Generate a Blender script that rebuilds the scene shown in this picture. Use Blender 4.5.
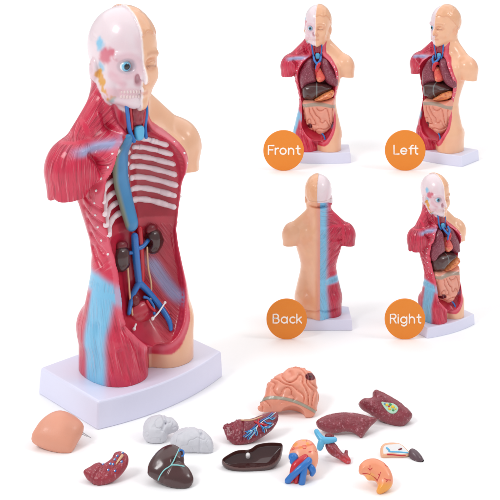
import bpy, math, random
import numpy as np

# ------------------------------------------------------------------ camera, world, lights
for o in list(bpy.data.objects): bpy.data.objects.remove(o)
SC = bpy.context.scene
COL = SC.collection
HC, FPX, YH = 0.382, 1050.0, -105.0          # camera height (m), focal length in photo pixels, horizon row
PXW = 500.0
cd = bpy.data.cameras.new("camera"); cam = bpy.data.objects.new("camera", cd); COL.objects.link(cam)
cam.location = (0, 0, HC); cam.rotation_euler = (math.radians(90), 0, 0)
cd.sensor_width = 36.0; cd.lens = 36.0 * FPX / PXW
cd.shift_x = 0.0; cd.shift_y = -(250.0 - YH) / PXW
cd.clip_start = 0.05; cd.clip_end = 200
SC.camera = cam
W = bpy.data.worlds.new("World"); SC.world = W; W.use_nodes = True
W.node_tree.nodes["Background"].inputs[0].default_value = (0.97, 0.98, 1.0, 1)
W.node_tree.nodes["Background"].inputs[1].default_value = 0.56
def area(name, loc, target, size, power, col=(1, 1, 1), sy=None):
    l = bpy.data.lights.new(name, 'AREA'); l.size = size; l.energy = power; l.color = col
    if sy: l.shape = 'RECTANGLE'; l.size_y = sy
    o = bpy.data.objects.new(name, l); COL.objects.link(o); o.location = loc
    import mathutils
    o.rotation_euler = (mathutils.Vector(target) - mathutils.Vector(loc)).to_track_quat('-Z', 'Y').to_euler()
    return o
area("softbox_lamp", (-1.6, -0.3, 2.1), (0, 1.0, 0.1), .8, 27)
area("softbox_lamp", (1.9, 0.4, 1.9), (0, 1.0, 0.1), .6, 10)
area("overhead_fill", (0, 4.6, 4.0), (0, 4.6, 0), 10.0, 240, sy=9.0)  # added fill light, oversized to keep the far table surface white
SC.view_settings.view_transform = 'Standard'; SC.view_settings.look = 'None'
SC.view_settings.exposure = 0.0; SC.view_settings.gamma = 1.0
SC.cycles.max_bounces = 6

# ------------------------------------------------------------------ helpers
rng = np.random.RandomState(7)
_LAT = rng.rand(64, 64, 64).astype(np.float32) * 2 - 1
def noise(x, y, z, s=1.0, off=0.0):
    x = np.asarray(x, np.float32) * s + off + 100; y = np.asarray(y, np.float32) * s + off * 1.7 + 100; z = np.asarray(z, np.float32) * s + off * .6 + 100
    x, y, z = np.broadcast_arrays(x, y, z)
    xi = np.floor(x).astype(int); yi = np.floor(y).astype(int); zi = np.floor(z).astype(int)
    fx = x - xi; fy = y - yi; fz = z - zi
    fx = fx * fx * (3 - 2 * fx); fy = fy * fy * (3 - 2 * fy); fz = fz * fz * (3 - 2 * fz)
    r = 0
    for a in (0, 1):
        for b in (0, 1):
            for c in (0, 1):
                r = r + _LAT[(xi + a) % 64, (yi + b) % 64, (zi + c) % 64] * (fx if a else 1 - fx) * (fy if b else 1 - fy) * (fz if c else 1 - fz)
    return r
def smin(a, b, k):
    h = np.clip(0.5 + 0.5 * (b - a) / k, 0, 1)
    return b + (a - b) * h - k * h * (1 - h)
def smax(a, b, k): return -smin(-a, -b, k)
def sstep(a, b, x):
    t = np.clip((x - a) / (b - a), 0, 1); return t * t * (3 - 2 * t)
def band(dist, w, soft): return 1 - sstep(w, w + soft, dist)
def ell(x, y, z, c, r):
    k0 = np.sqrt(((x - c[0]) / r[0]) ** 2 + ((y - c[1]) / r[1]) ** 2 + ((z - c[2]) / r[2]) ** 2)
    k1 = np.sqrt(((x - c[0]) / r[0] ** 2) ** 2 + ((y - c[1]) / r[1] ** 2) ** 2 + ((z - c[2]) / r[2] ** 2) ** 2)
    return k0 * (k0 - 1) / np.maximum(k1, 1e-5)
def cap(x, y, z, a, b, r0, r1=None):
    if r1 is None: r1 = r0
    a = np.array(a, float); b = np.array(b, float); d = b - a
    t = np.clip(((x - a[0]) * d[0] + (y - a[1]) * d[1] + (z - a[2]) * d[2]) / max((d @ d), 1e-9), 0, 1)
    return np.sqrt((x - a[0] - t * d[0]) ** 2 + (y - a[1] - t * d[1]) ** 2 + (z - a[2] - t * d[2]) ** 2) - (r0 + (r1 - r0) * t)
def crom(pts, n=8, closed=False):
    P = np.array(pts, float); N = len(P); out = []
    rngi = range(N if closed else N - 1)
    for i in rngi:
        if closed: p0, p1, p2, p3 = P[(i - 1) % N], P[i], P[(i + 1) % N], P[(i + 2) % N]
        else: p0, p1, p2, p3 = P[max(i - 1, 0)], P[i], P[i + 1], P[min(i + 2, N - 1)]
        for t in np.linspace(0, 1, n, endpoint=False):
            out.append(.5 * (2 * p1 + (p2 - p0) * t + (2 * p0 - 5 * p1 + 4 * p2 - p3) * t * t + (3 * p1 - p0 - 3 * p2 + p3) * t ** 3))
    if not closed: out.append(P[-1])
    return np.array(out)
def polysdf(poly, X, Z):
    """signed distance (negative inside) to a closed polygon, on arrays X, Z of one shape"""
    d = np.full(X.shape, 1e9); s = np.ones(X.shape)
    n = len(poly)
    for i in range(n):
        a = poly[i]; b = poly[i - 1]
        ex, ez = b[0] - a[0], b[1] - a[1]; wx, wz = X - a[0], Z - a[1]
        t = np.clip((wx * ex + wz * ez) / max(ex * ex + ez * ez, 1e-9), 0, 1)
        d = np.minimum(d, (wx - ex * t) ** 2 + (wz - ez * t) ** 2)
        c1 = Z >= a[1]; c2 = Z < b[1]; c3 = ex * wz > ez * wx
        flip = (c1 & c2 & c3) | (~c1 & ~c2 & ~c3)
        s = np.where(flip, -s, s)
    return s * np.sqrt(d)
def bilin(G, x0, z0, h, x, z):
    i = np.clip((x - x0) / h, 0, G.shape[0] - 1.001); j = np.clip((z - z0) / h, 0, G.shape[1] - 1.001)
    a = i.astype(int); b = j.astype(int); fx = i - a; fz = j - b
    return G[a, b] * (1 - fx) * (1 - fz) + G[a + 1, b] * fx * (1 - fz) + G[a, b + 1] * (1 - fx) * fz + G[a + 1, b + 1] * fx * fz
def nets(F, org, h, smooth=2):
    """surface nets: (vertices, quads) of the zero level of F (negative inside)"""
    S = F < 0
    nx, ny, nz = F.shape
    cnt = np.zeros((nx - 1, ny - 1, nz - 1), np.int8)
    for a in (0, 1):
        for b in (0, 1):
            for c in (0, 1): cnt += S[a:nx - 1 + a, b:ny - 1 + b, c:nz - 1 + c]
    act = (cnt > 0) & (cnt < 8)
    ids = np.full(act.shape, -1, np.int64); I = np.argwhere(act); ids[act] = np.arange(len(I))
    acc = np.zeros((len(I), 3)); num = np.zeros(len(I))
    cor = [(a, b, c) for a in (0, 1) for b in (0, 1) for c in (0, 1)]
    for p in cor:
        for ax in range(3):
            if p[ax]: continue
            q = list(p); q[ax] = 1
            fp = F[I[:, 0] + p[0], I[:, 1] + p[1], I[:, 2] + p[2]]; fq = F[I[:, 0] + q[0], I[:, 1] + q[1], I[:, 2] + q[2]]
            m = (fp < 0) != (fq < 0)
            t = np.where(m, fp / np.where(m, fp - fq, 1), 0)
            pos = np.tile(np.array(p, float), (len(I), 1)); pos[:, ax] += t
            acc += pos * m[:, None]; num += m
    V = (I + acc / num[:, None]) * h + np.array(org)
    Q = []
    for ax in range(3):
        b, c = (ax + 1) % 3, (ax + 2) % 3
        sl0 = [slice(None)] * 3; sl1 = [slice(None)] * 3
        sl0[ax] = slice(0, -1); sl1[ax] = slice(1, None)
        d0 = S[tuple(sl0)]; d1 = S[tuple(sl1)]
        E = np.argwhere(d0 != d1)
        E = E[(E[:, b] > 0) & (E[:, c] > 0) & (E[:, b] < F.shape[b] - 1) & (E[:, c] < F.shape[c] - 1)]
        ins = d0[E[:, 0], E[:, 1], E[:, 2]]
        def cid(ob, oc):
            e = E.copy(); e[:, b] += ob; e[:, c] += oc; return ids[e[:, 0], e[:, 1], e[:, 2]]
        q = np.stack([cid(-1, -1), cid(0, -1), cid(0, 0), cid(-1, 0)], 1)
        q[~ins] = q[~ins][:, ::-1]
        Q.append(q)
    Q = np.concatenate(Q)
    e = np.concatenate([Q[:, [0, 1]], Q[:, [1, 2]], Q[:, [2, 3]], Q[:, [3, 0]]])
    for it in range(smooth):
        for lam in (.5, -.52) if smooth > 1 else (.4,):
            s = np.zeros_like(V); n = np.bincount(e[:, 0], minlength=len(V)) + np.bincount(e[:, 1], minlength=len(V))
            for k in range(3):
                s[:, k] = np.bincount(e[:, 0], V[e[:, 1], k], len(V)) + np.bincount(e[:, 1], V[e[:, 0], k], len(V))
            V = V + lam * (s / np.maximum(n, 1)[:, None] - V)
    return V, Q
def vnormals(V, Q):
    n = np.cross(V[Q[:, 2]] - V[Q[:, 0]], V[Q[:, 3]] - V[Q[:, 1]])
    N = np.zeros_like(V)
    for j in range(4):
        for k in range(3): N[:, k] += np.bincount(Q[:, j], n[:, k], len(V))
    return N / np.maximum(np.linalg.norm(N, axis=1), 1e-9)[:, None]
def srgb(r, g, b):
    f = lambda c: (c / 255 / 12.92) if c <= 10 else ((c / 255 + .055) / 1.055) ** 2.4
    return np.array([f(r), f(g), f(b)])
def mesh_obj(name, V, Q, mat, parent=None, col=None, fib=None, smooth=True):
    me = bpy.data.meshes.new(name)
    V = np.asarray(V, float)
    if isinstance(Q, np.ndarray) and Q.ndim == 2:
        me.vertices.add(len(V)); me.vertices.foreach_set("co", V.astype(np.float32).ravel())
        k = Q.shape[1]
        me.loops.add(Q.size); me.loops.foreach_set("vertex_index", Q.astype(np.int32).ravel())
        me.polygons.add(len(Q)); me.polygons.foreach_set("loop_start", np.arange(0, Q.size, k, dtype=np.int32))
        me.update(calc_edges=True); me.validate()
    else:
        me.from_pydata([tuple(v) for v in V], [], [tuple(int(i) for i in q) for q in Q])
    if smooth: me.polygons.foreach_set("use_smooth", np.ones(len(me.polygons), bool))
    if col is not None:
        a = me.attributes.new("col", 'FLOAT_COLOR', 'POINT')
        c = np.ones((len(V), 4), np.float32); c[:, :3] = col; a.data.foreach_set("color", c.ravel())
    if fib is not None:
        a = me.attributes.new("fib", 'FLOAT_VECTOR', 'POINT'); a.data.foreach_set("vector", fib.astype(np.float32).ravel())
    me.update()
    if mat: me.materials.append(mat)
    o = bpy.data.objects.new(name, me); COL.objects.link(o)
    if parent: o.parent = parent
    return o
def join(parts):
    V = []; Q = []; n = 0
    for v, q in parts:
        V.append(np.asarray(v)); Q += [[int(i) + n for i in f] for f in q]; n += len(v)
    return np.concatenate(V), Q
def tube(pts, r, n=10, smoothn=6, flat=None):
    """a tube with round ends along a smoothed line; r a number or one per point; flat=(axis, factor) squashes it"""
    P = np.array(pts, float)
    R = np.full(len(P), r, float) if np.isscalar(r) else np.array(r, float)
    A = np.concatenate([P, R[:, None]], 1)
    if smoothn: A = crom(A, smoothn)
    P = A[:, :3]; R = A[:, 3]
    T = np.gradient(P, axis=0); T /= np.maximum(np.linalg.norm(T, axis=1), 1e-9)[:, None]
    # rounded ends
    e0 = [(P[0] - T[0] * R[0] * c, R[0] * s, T[0]) for c, s in ((.98, .18), (.8, .6), (.45, .89))]
    e1 = [(P[-1] + T[-1] * R[-1] * c, R[-1] * s, T[-1]) for c, s in ((.45, .89), (.8, .6), (.98, .18))]
    rings = e0 + list(zip(P, R, T)) + e1
    up = np.array([0, 0, 1.]) if abs(T[0][2]) < .9 else np.array([1., 0, 0])
    V = []; 
    for p, rr, t in rings:
        up = up - t * (up @ t); up /= max(np.linalg.norm(up), 1e-9); bt = np.cross(t, up)
        for k in range(n):
            a = 2 * math.pi * k / n
            off = (math.cos(a) * up + math.sin(a) * bt) * rr
            if flat: off[flat[0]] *= flat[1]
            V.append(p + off)
    Q = []
    m = len(rings)
    for i in range(m - 1):
        for k in range(n):
            k2 = (k + 1) % n
            Q.append([i * n + k, i * n + k2, (i + 1) * n + k2, (i + 1) * n + k])
    Q.append(list(range(n))[::-1]); Q.append([(m - 1) * n + k for k in range(n)])
    return np.array(V), Q
def sphere(c, r, nu=20, nv=12):
    V = []; Q = []
    r = (r, r, r) if np.isscalar(r) else r
    for j in range(nv + 1):
        th = math.pi * (j * .998 + .012) / (nv + .024)
        for i in range(nu):
            a = 2 * math.pi * i / nu
            V.append((c[0] + r[0] * math.sin(th) * math.cos(a), c[1] + r[1] * math.sin(th) * math.sin(a), c[2] + r[2] * math.cos(th)))
    for j in range(nv):
        for i in range(nu):
            i2 = (i + 1) % nu
            Q.append([j * nu + i, (j + 1) * nu + i, (j + 1) * nu + i2, j * nu + i2])
    Q.append(list(range(nu))); Q.append([nv * nu + k for k in range(nu)][::-1])
    return np.array(V), Q
def tag(o, label=None, cat=None, group=None, kind=None):
    if label: o["label"] = label
    if cat: o["category"] = cat
    if group: o["group"] = group
    if kind: o["kind"] = kind
    return o
def empty(name, loc, rz=0.0, s=1.0):
    o = bpy.data.objects.new(name, None); COL.objects.link(o)
    o.location = loc; o.rotation_euler = (0, 0, rz); o.scale = (s, s, s); o.empty_display_size = .01
    return o

# ------------------------------------------------------------------ materials
def M(name, color=None, rough=.4, coat=.0, bump=0.0, bscale=200.0, speck=None, fibres=False, metal=0.0, sss=0.0, mottled=.0, bdist=.0006):
    """painted plastic; colour from the mesh's own paint unless given; coordinates are object coordinates"""
    m = bpy.data.materials.new(name); m.use_nodes = True; nt = m.node_tree; N = nt.nodes; L = nt.links
    b = N["Principled BSDF"]; b.inputs["Roughness"].default_value = rough; b.inputs["Metallic"].default_value = metal
    b.inputs["Coat Weight"].default_value = coat; b.inputs["Coat Roughness"].default_value = .12
    if sss:
        b.inputs["Subsurface Weight"].default_value = sss; b.inputs["Subsurface Radius"].default_value = (1, .4, .25)
        b.inputs["Subsurface Scale"].default_value = .004
    if color is None:
        a = N.new("ShaderNodeAttribute"); a.attribute_name = "col"; src = a.outputs["Color"]
    else:
        c = N.new("ShaderNodeRGB"); c.outputs[0].default_value = (*color, 1); src = c.outputs[0]
    tc = N.new("ShaderNodeTexCoord"); co = tc.outputs["Object"]
    hsrc = None
    def mix(f, x, y, blend='MIX'):
        k = N.new("ShaderNodeMix"); k.data_type = 'RGBA'; k.blend_type = blend
        if isinstance(f, float): k.inputs[0].default_value = f
        else: L.new(f, k.inputs[0])
        for s, v in ((6, x), (7, y)):
            if isinstance(v, tuple): k.inputs[s].default_value = (*v, 1)
            else: L.new(v, k.inputs[s])
        return k.outputs[2]
    def ramp(f, p0, p1):
        k = N.new("ShaderNodeMapRange"); k.interpolation_type = 'SMOOTHSTEP'
        L.new(f, k.inputs[0]); k.inputs[1].default_value = p0; k.inputs[2].default_value = p1; return k.outputs[0]
    def math_(op, x, y):
        k = N.new("ShaderNodeMath"); k.operation = op
        for i, v in enumerate((x, y)):
            if isinstance(v, float): k.inputs[i].default_value = v
            else: L.new(v, k.inputs[i])
        return k.outputs[0]
    def tex(scale, detail=3.0, vec=None):
        k = N.new("ShaderNodeTexNoise"); k.inputs["Scale"].default_value = scale; k.inputs["Detail"].default_value = detail
        L.new(vec or co, k.inputs["Vector"]); return k.outputs[0]
    if mottled:
        n = tex(bscale * .12, 4.0); src = mix(math_('MULTIPLY', ramp(n, .4, .7), float(mottled)), src, (.02, .01, .01), 'MIX')
    if speck:
        n = tex(speck[0], 2.0); src = mix(math_('MULTIPLY', ramp(n, speck[2], speck[2] + .08), speck[3]), src, speck[1])
    rr = tex(bscale * .3, 3.0); k = N.new("ShaderNodeMapRange"); L.new(rr, k.inputs[0]); k.inputs[3].default_value = max(rough - .1, .02); k.inputs[4].default_value = rough + .12
    L.new(k.outputs[0], b.inputs["Roughness"])
    last = None
    if bump:
        n = tex(bscale, 3.0); bp = N.new("ShaderNodeBump"); bp.inputs["Strength"].default_value = bump; bp.inputs["Distance"].default_value = bdist
        L.new(n, bp.inputs["Height"]); last = bp.outputs[0]
    if fibres:
        a = N.new("ShaderNodeAttribute"); a.attribute_name = "fib"
        sp = N.new("ShaderNodeSeparateXYZ"); L.new(a.outputs["Vector"], sp.inputs[0])
        cb = N.new("ShaderNodeCombineXYZ"); L.new(math_('MULTIPLY', sp.outputs[0], 1.0), cb.inputs[0]); L.new(math_('MULTIPLY', sp.outputs[1], .07), cb.inputs[1])
        n1 = tex(1.05, 2.0, cb.outputs[0]); n2 = tex(.34, 1.0, cb.outputs[0])
        st = sp.outputs[2]
        hgt = math_('MULTIPLY', math_('SUBTRACT', math_('ADD', n1, math_('MULTIPLY', n2, 1.5)), 1.25), st)
        bp = N.new("ShaderNodeBump"); bp.inputs["Strength"].default_value = 1.0; bp.inputs["Distance"].default_value = .0021
        L.new(hgt, bp.inputs["Height"])
        if last: L.new(last, bp.inputs["Normal"])
        last = bp.outputs[0]
        src = mix(math_('MULTIPLY', math_('MULTIPLY', ramp(n1, .58, .68), st), .42), src, tuple(srgb(236, 150, 160)))  # light pink fibre lines, with ridge highlights put into the colour
        src = mix(math_('MULTIPLY', math_('MULTIPLY', ramp(n1, .44, .30), st), .5), src, tuple(srgb(132, 16, 40)))
    if last: L.new(last, b.inputs["Normal"])
    L.new(src, b.inputs["Base Color"])
    return m
m_body = M("painted_torso_plastic", rough=.34, coat=.45, bump=.12, bscale=260, fibres=True, sss=.06)
m_paint = M("painted_plastic", rough=.34, coat=.3, bump=.15, bscale=350)
m_skin = M("skin_plastic", rough=.42, coat=.1, bump=.2, bscale=700, sss=.08)
m_lung = M("lung_plastic", rough=.33, coat=.35, bump=.9, bscale=420, speck=(520.0, tuple(srgb(196, 128, 140)), .60, .55), bdist=.0012)
m_lungs = M("assembled_lung_plastic", rough=.36, coat=.3, bump=.7, bscale=420, speck=(760.0, tuple(srgb(190, 120, 138)), .56, .55), bdist=.0006)
m_dark = M("liver_plastic", rough=.24, coat=.5, bump=.15, bscale=160)
m_brain = M("brain_plastic", tuple(srgb(208, 208, 215)), rough=.5, bump=.5, bscale=260, bdist=.0008)
m_plinth = M("white_plinth_plastic", tuple(srgb(224, 224, 244)), rough=.33, coat=.1, bump=.05, bscale=900)
m_blue = M("blue_vessel_paint", tuple(srgb(38, 112, 190)), rough=.3, coat=.3, bump=.2, bscale=500)
m_lblue = M("light_blue_paint", tuple(srgb(92, 182, 224)), rough=.35, coat=.2, bump=.2, bscale=500)
m_red = M("red_vessel_paint", tuple(srgb(196, 24, 44)), rough=.3, coat=.3, bump=.2, bscale=500)
m_dred = M("dark_red_paint", tuple(srgb(120, 22, 36)), rough=.35, coat=.2, bump=.4, bscale=500)
m_bone = M("bone_paint", tuple(srgb(240, 218, 222)), rough=.45, bump=.3, bscale=600)
m_tooth = M("tooth_paint", tuple(srgb(236, 214, 212)), rough=.35)
m_white = M("white_paint", tuple(srgb(240, 236, 236)), rough=.4)
m_cream = M("cream_paint", tuple(srgb(222, 178, 140)), rough=.4)
m_teal = M("teal_paint", tuple(srgb(140, 205, 205)), rough=.4)
m_metal = M("steel", (.45, .45, .47), rough=.25, metal=1.0)
m_orange = M("orange_badge_board", tuple(srgb(234, 136, 36)), rough=.6, bump=.1, bscale=900)
m_letter = M("white_letter_board", tuple(srgb(250, 244, 236)), rough=.6)
m_floor = M("white_table_surface", (.96, .96, .965), rough=.75, bump=.02, bscale=500)

# ------------------------------------------------------------------ setting
g = 30.0
fl = mesh_obj("floor", [(-g, -5, 0), (g, -5, 0), (g, 2 * g, 0), (-g, 2 * g, 0)], np.array([[0, 1, 2, 3]]), m_floor, smooth=False)
tag(fl, kind="structure", label="seamless bright white studio table surface")

# ------------------------------------------------------------------ the torso model (units u, front = -y, muscle side x < 0)
C_RED = srgb(206, 32, 70); C_SKIN = srgb(238, 184, 148); C_BLUE = srgb(122, 190, 226); C_SKULL = srgb(232, 214, 219)
outl = crom([(-7.0, 121), (-6.6, 112), (-7, 106), (-10.5, 103), (-15.5, 98), (-19.4, 91), (-20.6, 82), (-19.2, 72), (-16.6, 62), (-15.8, 54), (-16.0, 45), (-16, 36), (-12.5, 29), (-6.5, 23.5),
            (0.5, 19.8), (6, 20.5), (11, 26), (15, 34), (16.4, 43), (15.8, 53), (16, 62), (17.8, 72), (18.6, 82), (17, 91), (13, 98), (8.5, 103), (6.0, 105.5), (5.6, 112), (5.6, 121)], 5, True)
gx = np.arange(-44, 44.1, .5); gz = np.arange(0, 165.1, .5)
D2 = polysdf(outl, *np.meshgrid(gx, gz, indexing='ij'))
d2 = lambda x, z: bilin(D2, -44, 0, .5, x, z)
PZ = [0, 10, 16, 24, 32, 40, 48, 56, 62, 70, 78, 86, 92, 98, 104, 112]
PA = [23.3, 23.4, 23.8, 24.2, 23.6, 21.8, 19.8, 18.5, 18.6, 20.4, 22.8, 24.6, 24.6, 23.5, 19, 12]
PB = [15.5, 15.8, 16.2, 16.8, 16.6, 15.8, 14.8, 14.3, 14.4, 15.6, 16.4, 16.8, 16.2, 15, 12, 9]
PC = [-3.0, -3.1, -3.2, -3.0, -3.2, -3.5, -3.2, -2.2, -.8, .4, 1.6, 2.6, 3.4, 4, 4.6, 5]
HROT = math.radians(-9); HY = 5.4
def headxy(x, y):
    c, s = math.cos(-HROT), math.sin(-HROT)
    yy = y - HY
    return c * x - s * yy, s * x + c * yy
ZW0 = [100, 111, 114.8, 121.2, 127, 132.2, 139.6, 158.3]; ZW1 = [102, 115, 119, 124.6, 129.6, 134.5, 141.3, 160]
def zwarp(z): return np.interp(z, ZW0, ZW1)
def zun(z): return float(np.interp(z, ZW1, ZW0))
def unhead(x, y):
    c, s = math.cos(HROT), math.sin(HROT)
    return c * x - s * y, s * x + c * y + HY
def body_field(h):
    xs = np.arange(-40, 40 + h, h); ys = np.arange(-24, 27 + h, h); zs = np.arange(8, 160 + h, h)
    X = xs[:, None, None].astype(np.float32); Y = ys[None, :, None].astype(np.float32); Z = zs[None, None, :].astype(np.float32)
    F = np.full((len(xs), len(ys), len(zs)), 20.0, np.float32)
    def box(zlo, zhi):
        i, j = np.searchsorted(zs, zlo), np.searchsorted(zs, zhi); return slice(i, j), Z[:, :, i:j]
    # trunk
    sl, z = box(8, 124)
    a = np.interp(z, PZ, PA); b = np.interp(z, PZ, PB); c = np.interp(z, PZ, PC)
    ker = np.ones(1)
    n = 2.25
    r = ((np.abs(X) / a) ** n + (np.abs(Y - c) / b) ** n) ** (1 / n)
    T = (r - 1) * np.minimum(a, b)
    T = smax(T, z - 107, 8); T = smax(T, 21 - z, 5)
    # spine furrow and chest form
    T = T + 1.2 * np.exp(-(X / 2.2) ** 2) * (Y > 4) * sstep(20, 40, z)
    # legs
    for s in (-1, 1):
        rr = ((np.abs(X - s * 11.9) / 11.9) ** 2.2 + (np.abs(Y + 3.1) / 15.8) ** 2.2) ** (1 / 2.2)
        T = smin(T, smax((rr - 1) * 11.5, z - 32, 6), 2.2)
    # buttocks
    for s in (-1, 1): T = smin(T, ell(X, Y, z, (s * 10.5, 5.9, 27), (10.5, 9.4, 10)), 3)
    # neck, trapezius, shoulders
    nk = (np.sqrt((X / 9.4) ** 2 + ((Y - 8.0 - .03 * (z - 100)) / 13.4) ** 2) - 1) * 9.5; T = smin(T, smax(nk, z - 127, 4), 5)
    for s in (-1, 1):
        T = smin(T, cap(X, Y, z, (s * 4.5, 9.8, 119), (s * 25, 5, 100.6), 6.0, 5.0), 7)
        arm = smin(ell(X, Y, z, (s * 27, 4, 94), (9.9, 11, 11)), cap(X, Y, z, (s * 28.2, 4, 91), (s * 29.6, 3.4, 74), 9.2, 7.0), 3)
        arm = smax(arm, 82.4 - z - .10 * (np.abs(X) - 30), .6)
        T = smin(T, arm, 2.6)
        # chest swell
        T = smin(T, ell(X, Y, z, (s * 11.5, -7.5 + (s < 0) * 1.5, 91), (10, 7.2, 8)), 6)
    # muscle modelling on the stripped side
    mus = (X < 0)
    if True:
        def pl(A, B, pts, w, dp, msk):
            q = 1e9
            for (a0, b0), (a1, b1) in zip(pts[:-1], pts[1:]):
                ex, ey = a1 - a0, b1 - b0; t = np.clip(((A - a0) * ex + (B - b0) * ey) / (ex * ex + ey * ey), 0, 1)
                q = np.minimum(q, (A - a0 - t * ex) ** 2 + (B - b0 - t * ey) ** 2)
            return mus * msk * dp * sstep(10.5, 17, z) * np.exp(-q / (w * w))
        fr = (Y < 3.5); sd = (X < -13)
        T = T + pl(X, z, [(-24.5, 99), (-21.5, 96), (-20.4, 90), (-23.5, 83)], 1.3, 1.7, fr)
        T = T + pl(X, z, [(-9.5, 122), (-7.6, 113), (-5.6, 105)], 1.1, 1.1, fr) + pl(X, z, [(-13, 115), (-12, 108), (-9, 104.5)], 1.6, 1.3, fr)
        T = T - pl(X, z, [(-29, 101.4), (-18, 102.6), (-7, 103.6)], 1.3, .9, fr)
        T = T + pl(X, z, [(-16, 32), (-12, 24), (-8, 11)], 1.2, 1.1, fr) + pl(X, z, [(-14.5, 33), (-6, 24), (-2.2, 16)], 1.0, 1.1, fr) + pl(X, z, [(-18.5, 24), (-16, 11)], 1.0, .8, fr)
        T = T + pl(Y, z, [(-7, 33), (-8, 24), (-8, 11)], 1.4, .7, sd)
        for k in range(5):
            zz = 79 - k * 5.6
            T = T + pl(Y, z, [(-7.5 + .8 * k, zz - 2.5), (-2.5 + .6 * k, zz + .5), (2.5, zz + 3.6)], .8, .7, sd)
        T = T + pl(Y, z, [(3.0, 82), (2.0, 70), (0, 58)], 1.6, .35, sd)
        bk_ = (Y > 7)
        T = T + pl(X, z, [(-3.5, 97), (-12, 92), (-21, 90)], 1.2, .8, bk_) + pl(X, z, [(-8, 84), (-17, 78), (-22, 84)], 1.1, .7, bk_) + pl(X, z, [(-4, 60), (-12, 70), (-21, 76)], 1.0, .6, bk_)
    T = T + 1.0 * np.exp(-((z - 17.5 - .03 * (np.abs(X) - 10) ** 2) / 1.0) ** 2) * sstep(6, 11, Y) * (1 - sstep(15, 20, np.abs(X)))
    T = T - .5 * np.exp(-(cap(np.abs(X), Y, z, (8, 20, 92), (16, 17, 84), 0) / 3.0) ** 2)
    F[:, :, sl] = T
    # neck and trunk opening
    dd = np.interp
    DX, DZ = np.meshgrid(xs, zs, indexing='ij')
    O = d2(DX, DZ).astype(np.float32)[:, None, :]
    yb = np.interp(zs, [8, 20, 26, 34, 42, 50, 62, 68, 75, 88, 97, 103, 108, 121, 122], [-14, -13, -9.5, -5, -1.8, -.5, 0.5, 1.5, 3, 4, 3, 1.2, -1.2, -2.2, -2.2]).astype(np.float32)[None, None, :]
    yb = yb - 1.6 * np.exp(-(X / 3.0) ** 2) * sstep(30, 50, Z) * (1 - sstep(96, 104, Z))
    tt = np.clip(-O / np.interp(zs, [20, 40, 100, 106], [9, 14, 14, 4])[None, None, :], 0, 1)
    yr = np.interp(zs, [8, 20, 40, 60, 90, 104, 121], [-17, -17, -11, -7.5, -9, -8, -5])[None, None, :]
    ys_ = yb - np.maximum(yb - yr, 0) * (1 - tt) ** 2.1
    carve = smax(O, (Y - ys_) * .85, .8) + .2
    carve = np.where(Y > np.interp(zs, PZ, PC)[None, None, :] - 6.0, np.maximum(carve, F + 1.8), carve)
    carve = np.where(Z > 121, 9, carve)
    F = smax(F, -carve, .5)
    # head
    sl, z = box(104, 160)
    x, y = headxy(X, Y); z = zwarp(z)
    cran = ell(x, y, z, (0, 2.4, 140.4), (13.6, 17.6, 16.4))
    skin = smin(cran, ell(x, y, z, (0, -4.2, 131), (10.6, 11.2, 12.5)), 4)
    jaw = cap(np.abs(x), y, z, (8.4, -1, 125.5), (1.6, -11.2, 121), 2.6, 2.5)
    skin = smin(skin, jaw, 4)
    # skin half
    S = skin
    S = smin(S, cap(x, y, z, (1.5, -14.2, 138.0), (8.5, -11.6, 138.2), 1.4, 1.0), 1.8)
    S = smax(S, -ell(x, y, z, (5.0, -15.8, 134.8), (3.3, 3.2, 2.5)), 1.4)
    S = smin(S, ell(x, y, z, (5.0, -12.3, 134.5), (2.7, 1.9, 1.35)), .5)
    S = S + .35 * np.exp(-((z - 134.2 + .05 * (x - 5) ** 2) / .35) ** 2) * (np.abs(x - 5) < 2.6) * (y < -8)
    S = smin(S, cap(x, y, z, (0, -13.6, 136.8), (0, -17.4, 129.8), 1.4, 2.0), 1.0)
    S = smin(S, ell(x, y, z, (1.9, -15.2, 128.9), (1.4, 1.7, 1.2)), .7)
    S = smin(S, ell(x, y, z, (6.4, -9.6, 130), (3.4, 3.2, 3.4)), 3)
    S = smin(S, cap(x, y, z, (0, -14.8, 125.6), (3.4, -13.0, 125.1), 1.15, .5), .5)
    S = smin(S, cap(x, y, z, (0, -14.5, 123.5), (3.0, -13.0, 123.9), 1.15, .5), .5)
    S = smin(S, ell(x, y, z, (0, -12.2, 120.3), (3.4, 2.6, 2.4)), 2)
    hair = .55 * sstep(-.4, .4, (z - 146.5) + .16 * (y + 14) * 0 + np.clip(-y - 4, -30, 30) * -.02 + .8 * np.sin(x * .9 + 1) + np.where(y > -9, (y + 9) * .75, 0)) * sstep(131, 133, z)
    S = S - hair * (1 + .5 * noise(X, Y, z, .45))
    # stripped half
    K = skin + .45
    K = smin(K, cap(x, y, z, (-1.5, -13.6, 138.6), (-9, -10.4, 138.2), 1.4, 1.3), 1.6)
    K = smax(K, -ell(x, y, z, (-5.6, -14.2, 134.6), (2.9, 4.4, 2.3)), 1.3)
    K = smin(K, cap(x, y, z, (-6, -11.2, 129.8), (-11.2, -3.0, 131.0), 1.4, 1.0), 2.0)
    K = smin(K, ell(x, y, z, (-9.2, -4.6, 125.5), (2.6, 4.6, 5.0)), 2.0)
    K = smax(K, -ell(x, y, z, (-1.5, -15.6, 129.6), (1.4, 2.6, 2.2)), .9)
    K = smin(K, cap(x, y, z, (-.6, -13.4, 136.6), (-.2, -16.3, 130.4), 1.2, 1.3), 1.2)
    K = smin(K, cap(x, y, z, (-1, -13.2, 126.8), (-7, -9.8, 126.8), 1.2, 1.0), 1.0)
    K = smin(K, cap(x, y, z, (-1, -12.8, 121), (-7.8, -7, 122.2), 1.7, 1.5), 1.4)
    K = K + .9 * np.exp(-(cap(x, y, z, (-11.5, -7.5, 142), (-12.3, 4, 145), 0) / 1.2) ** 2) * .5
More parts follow.
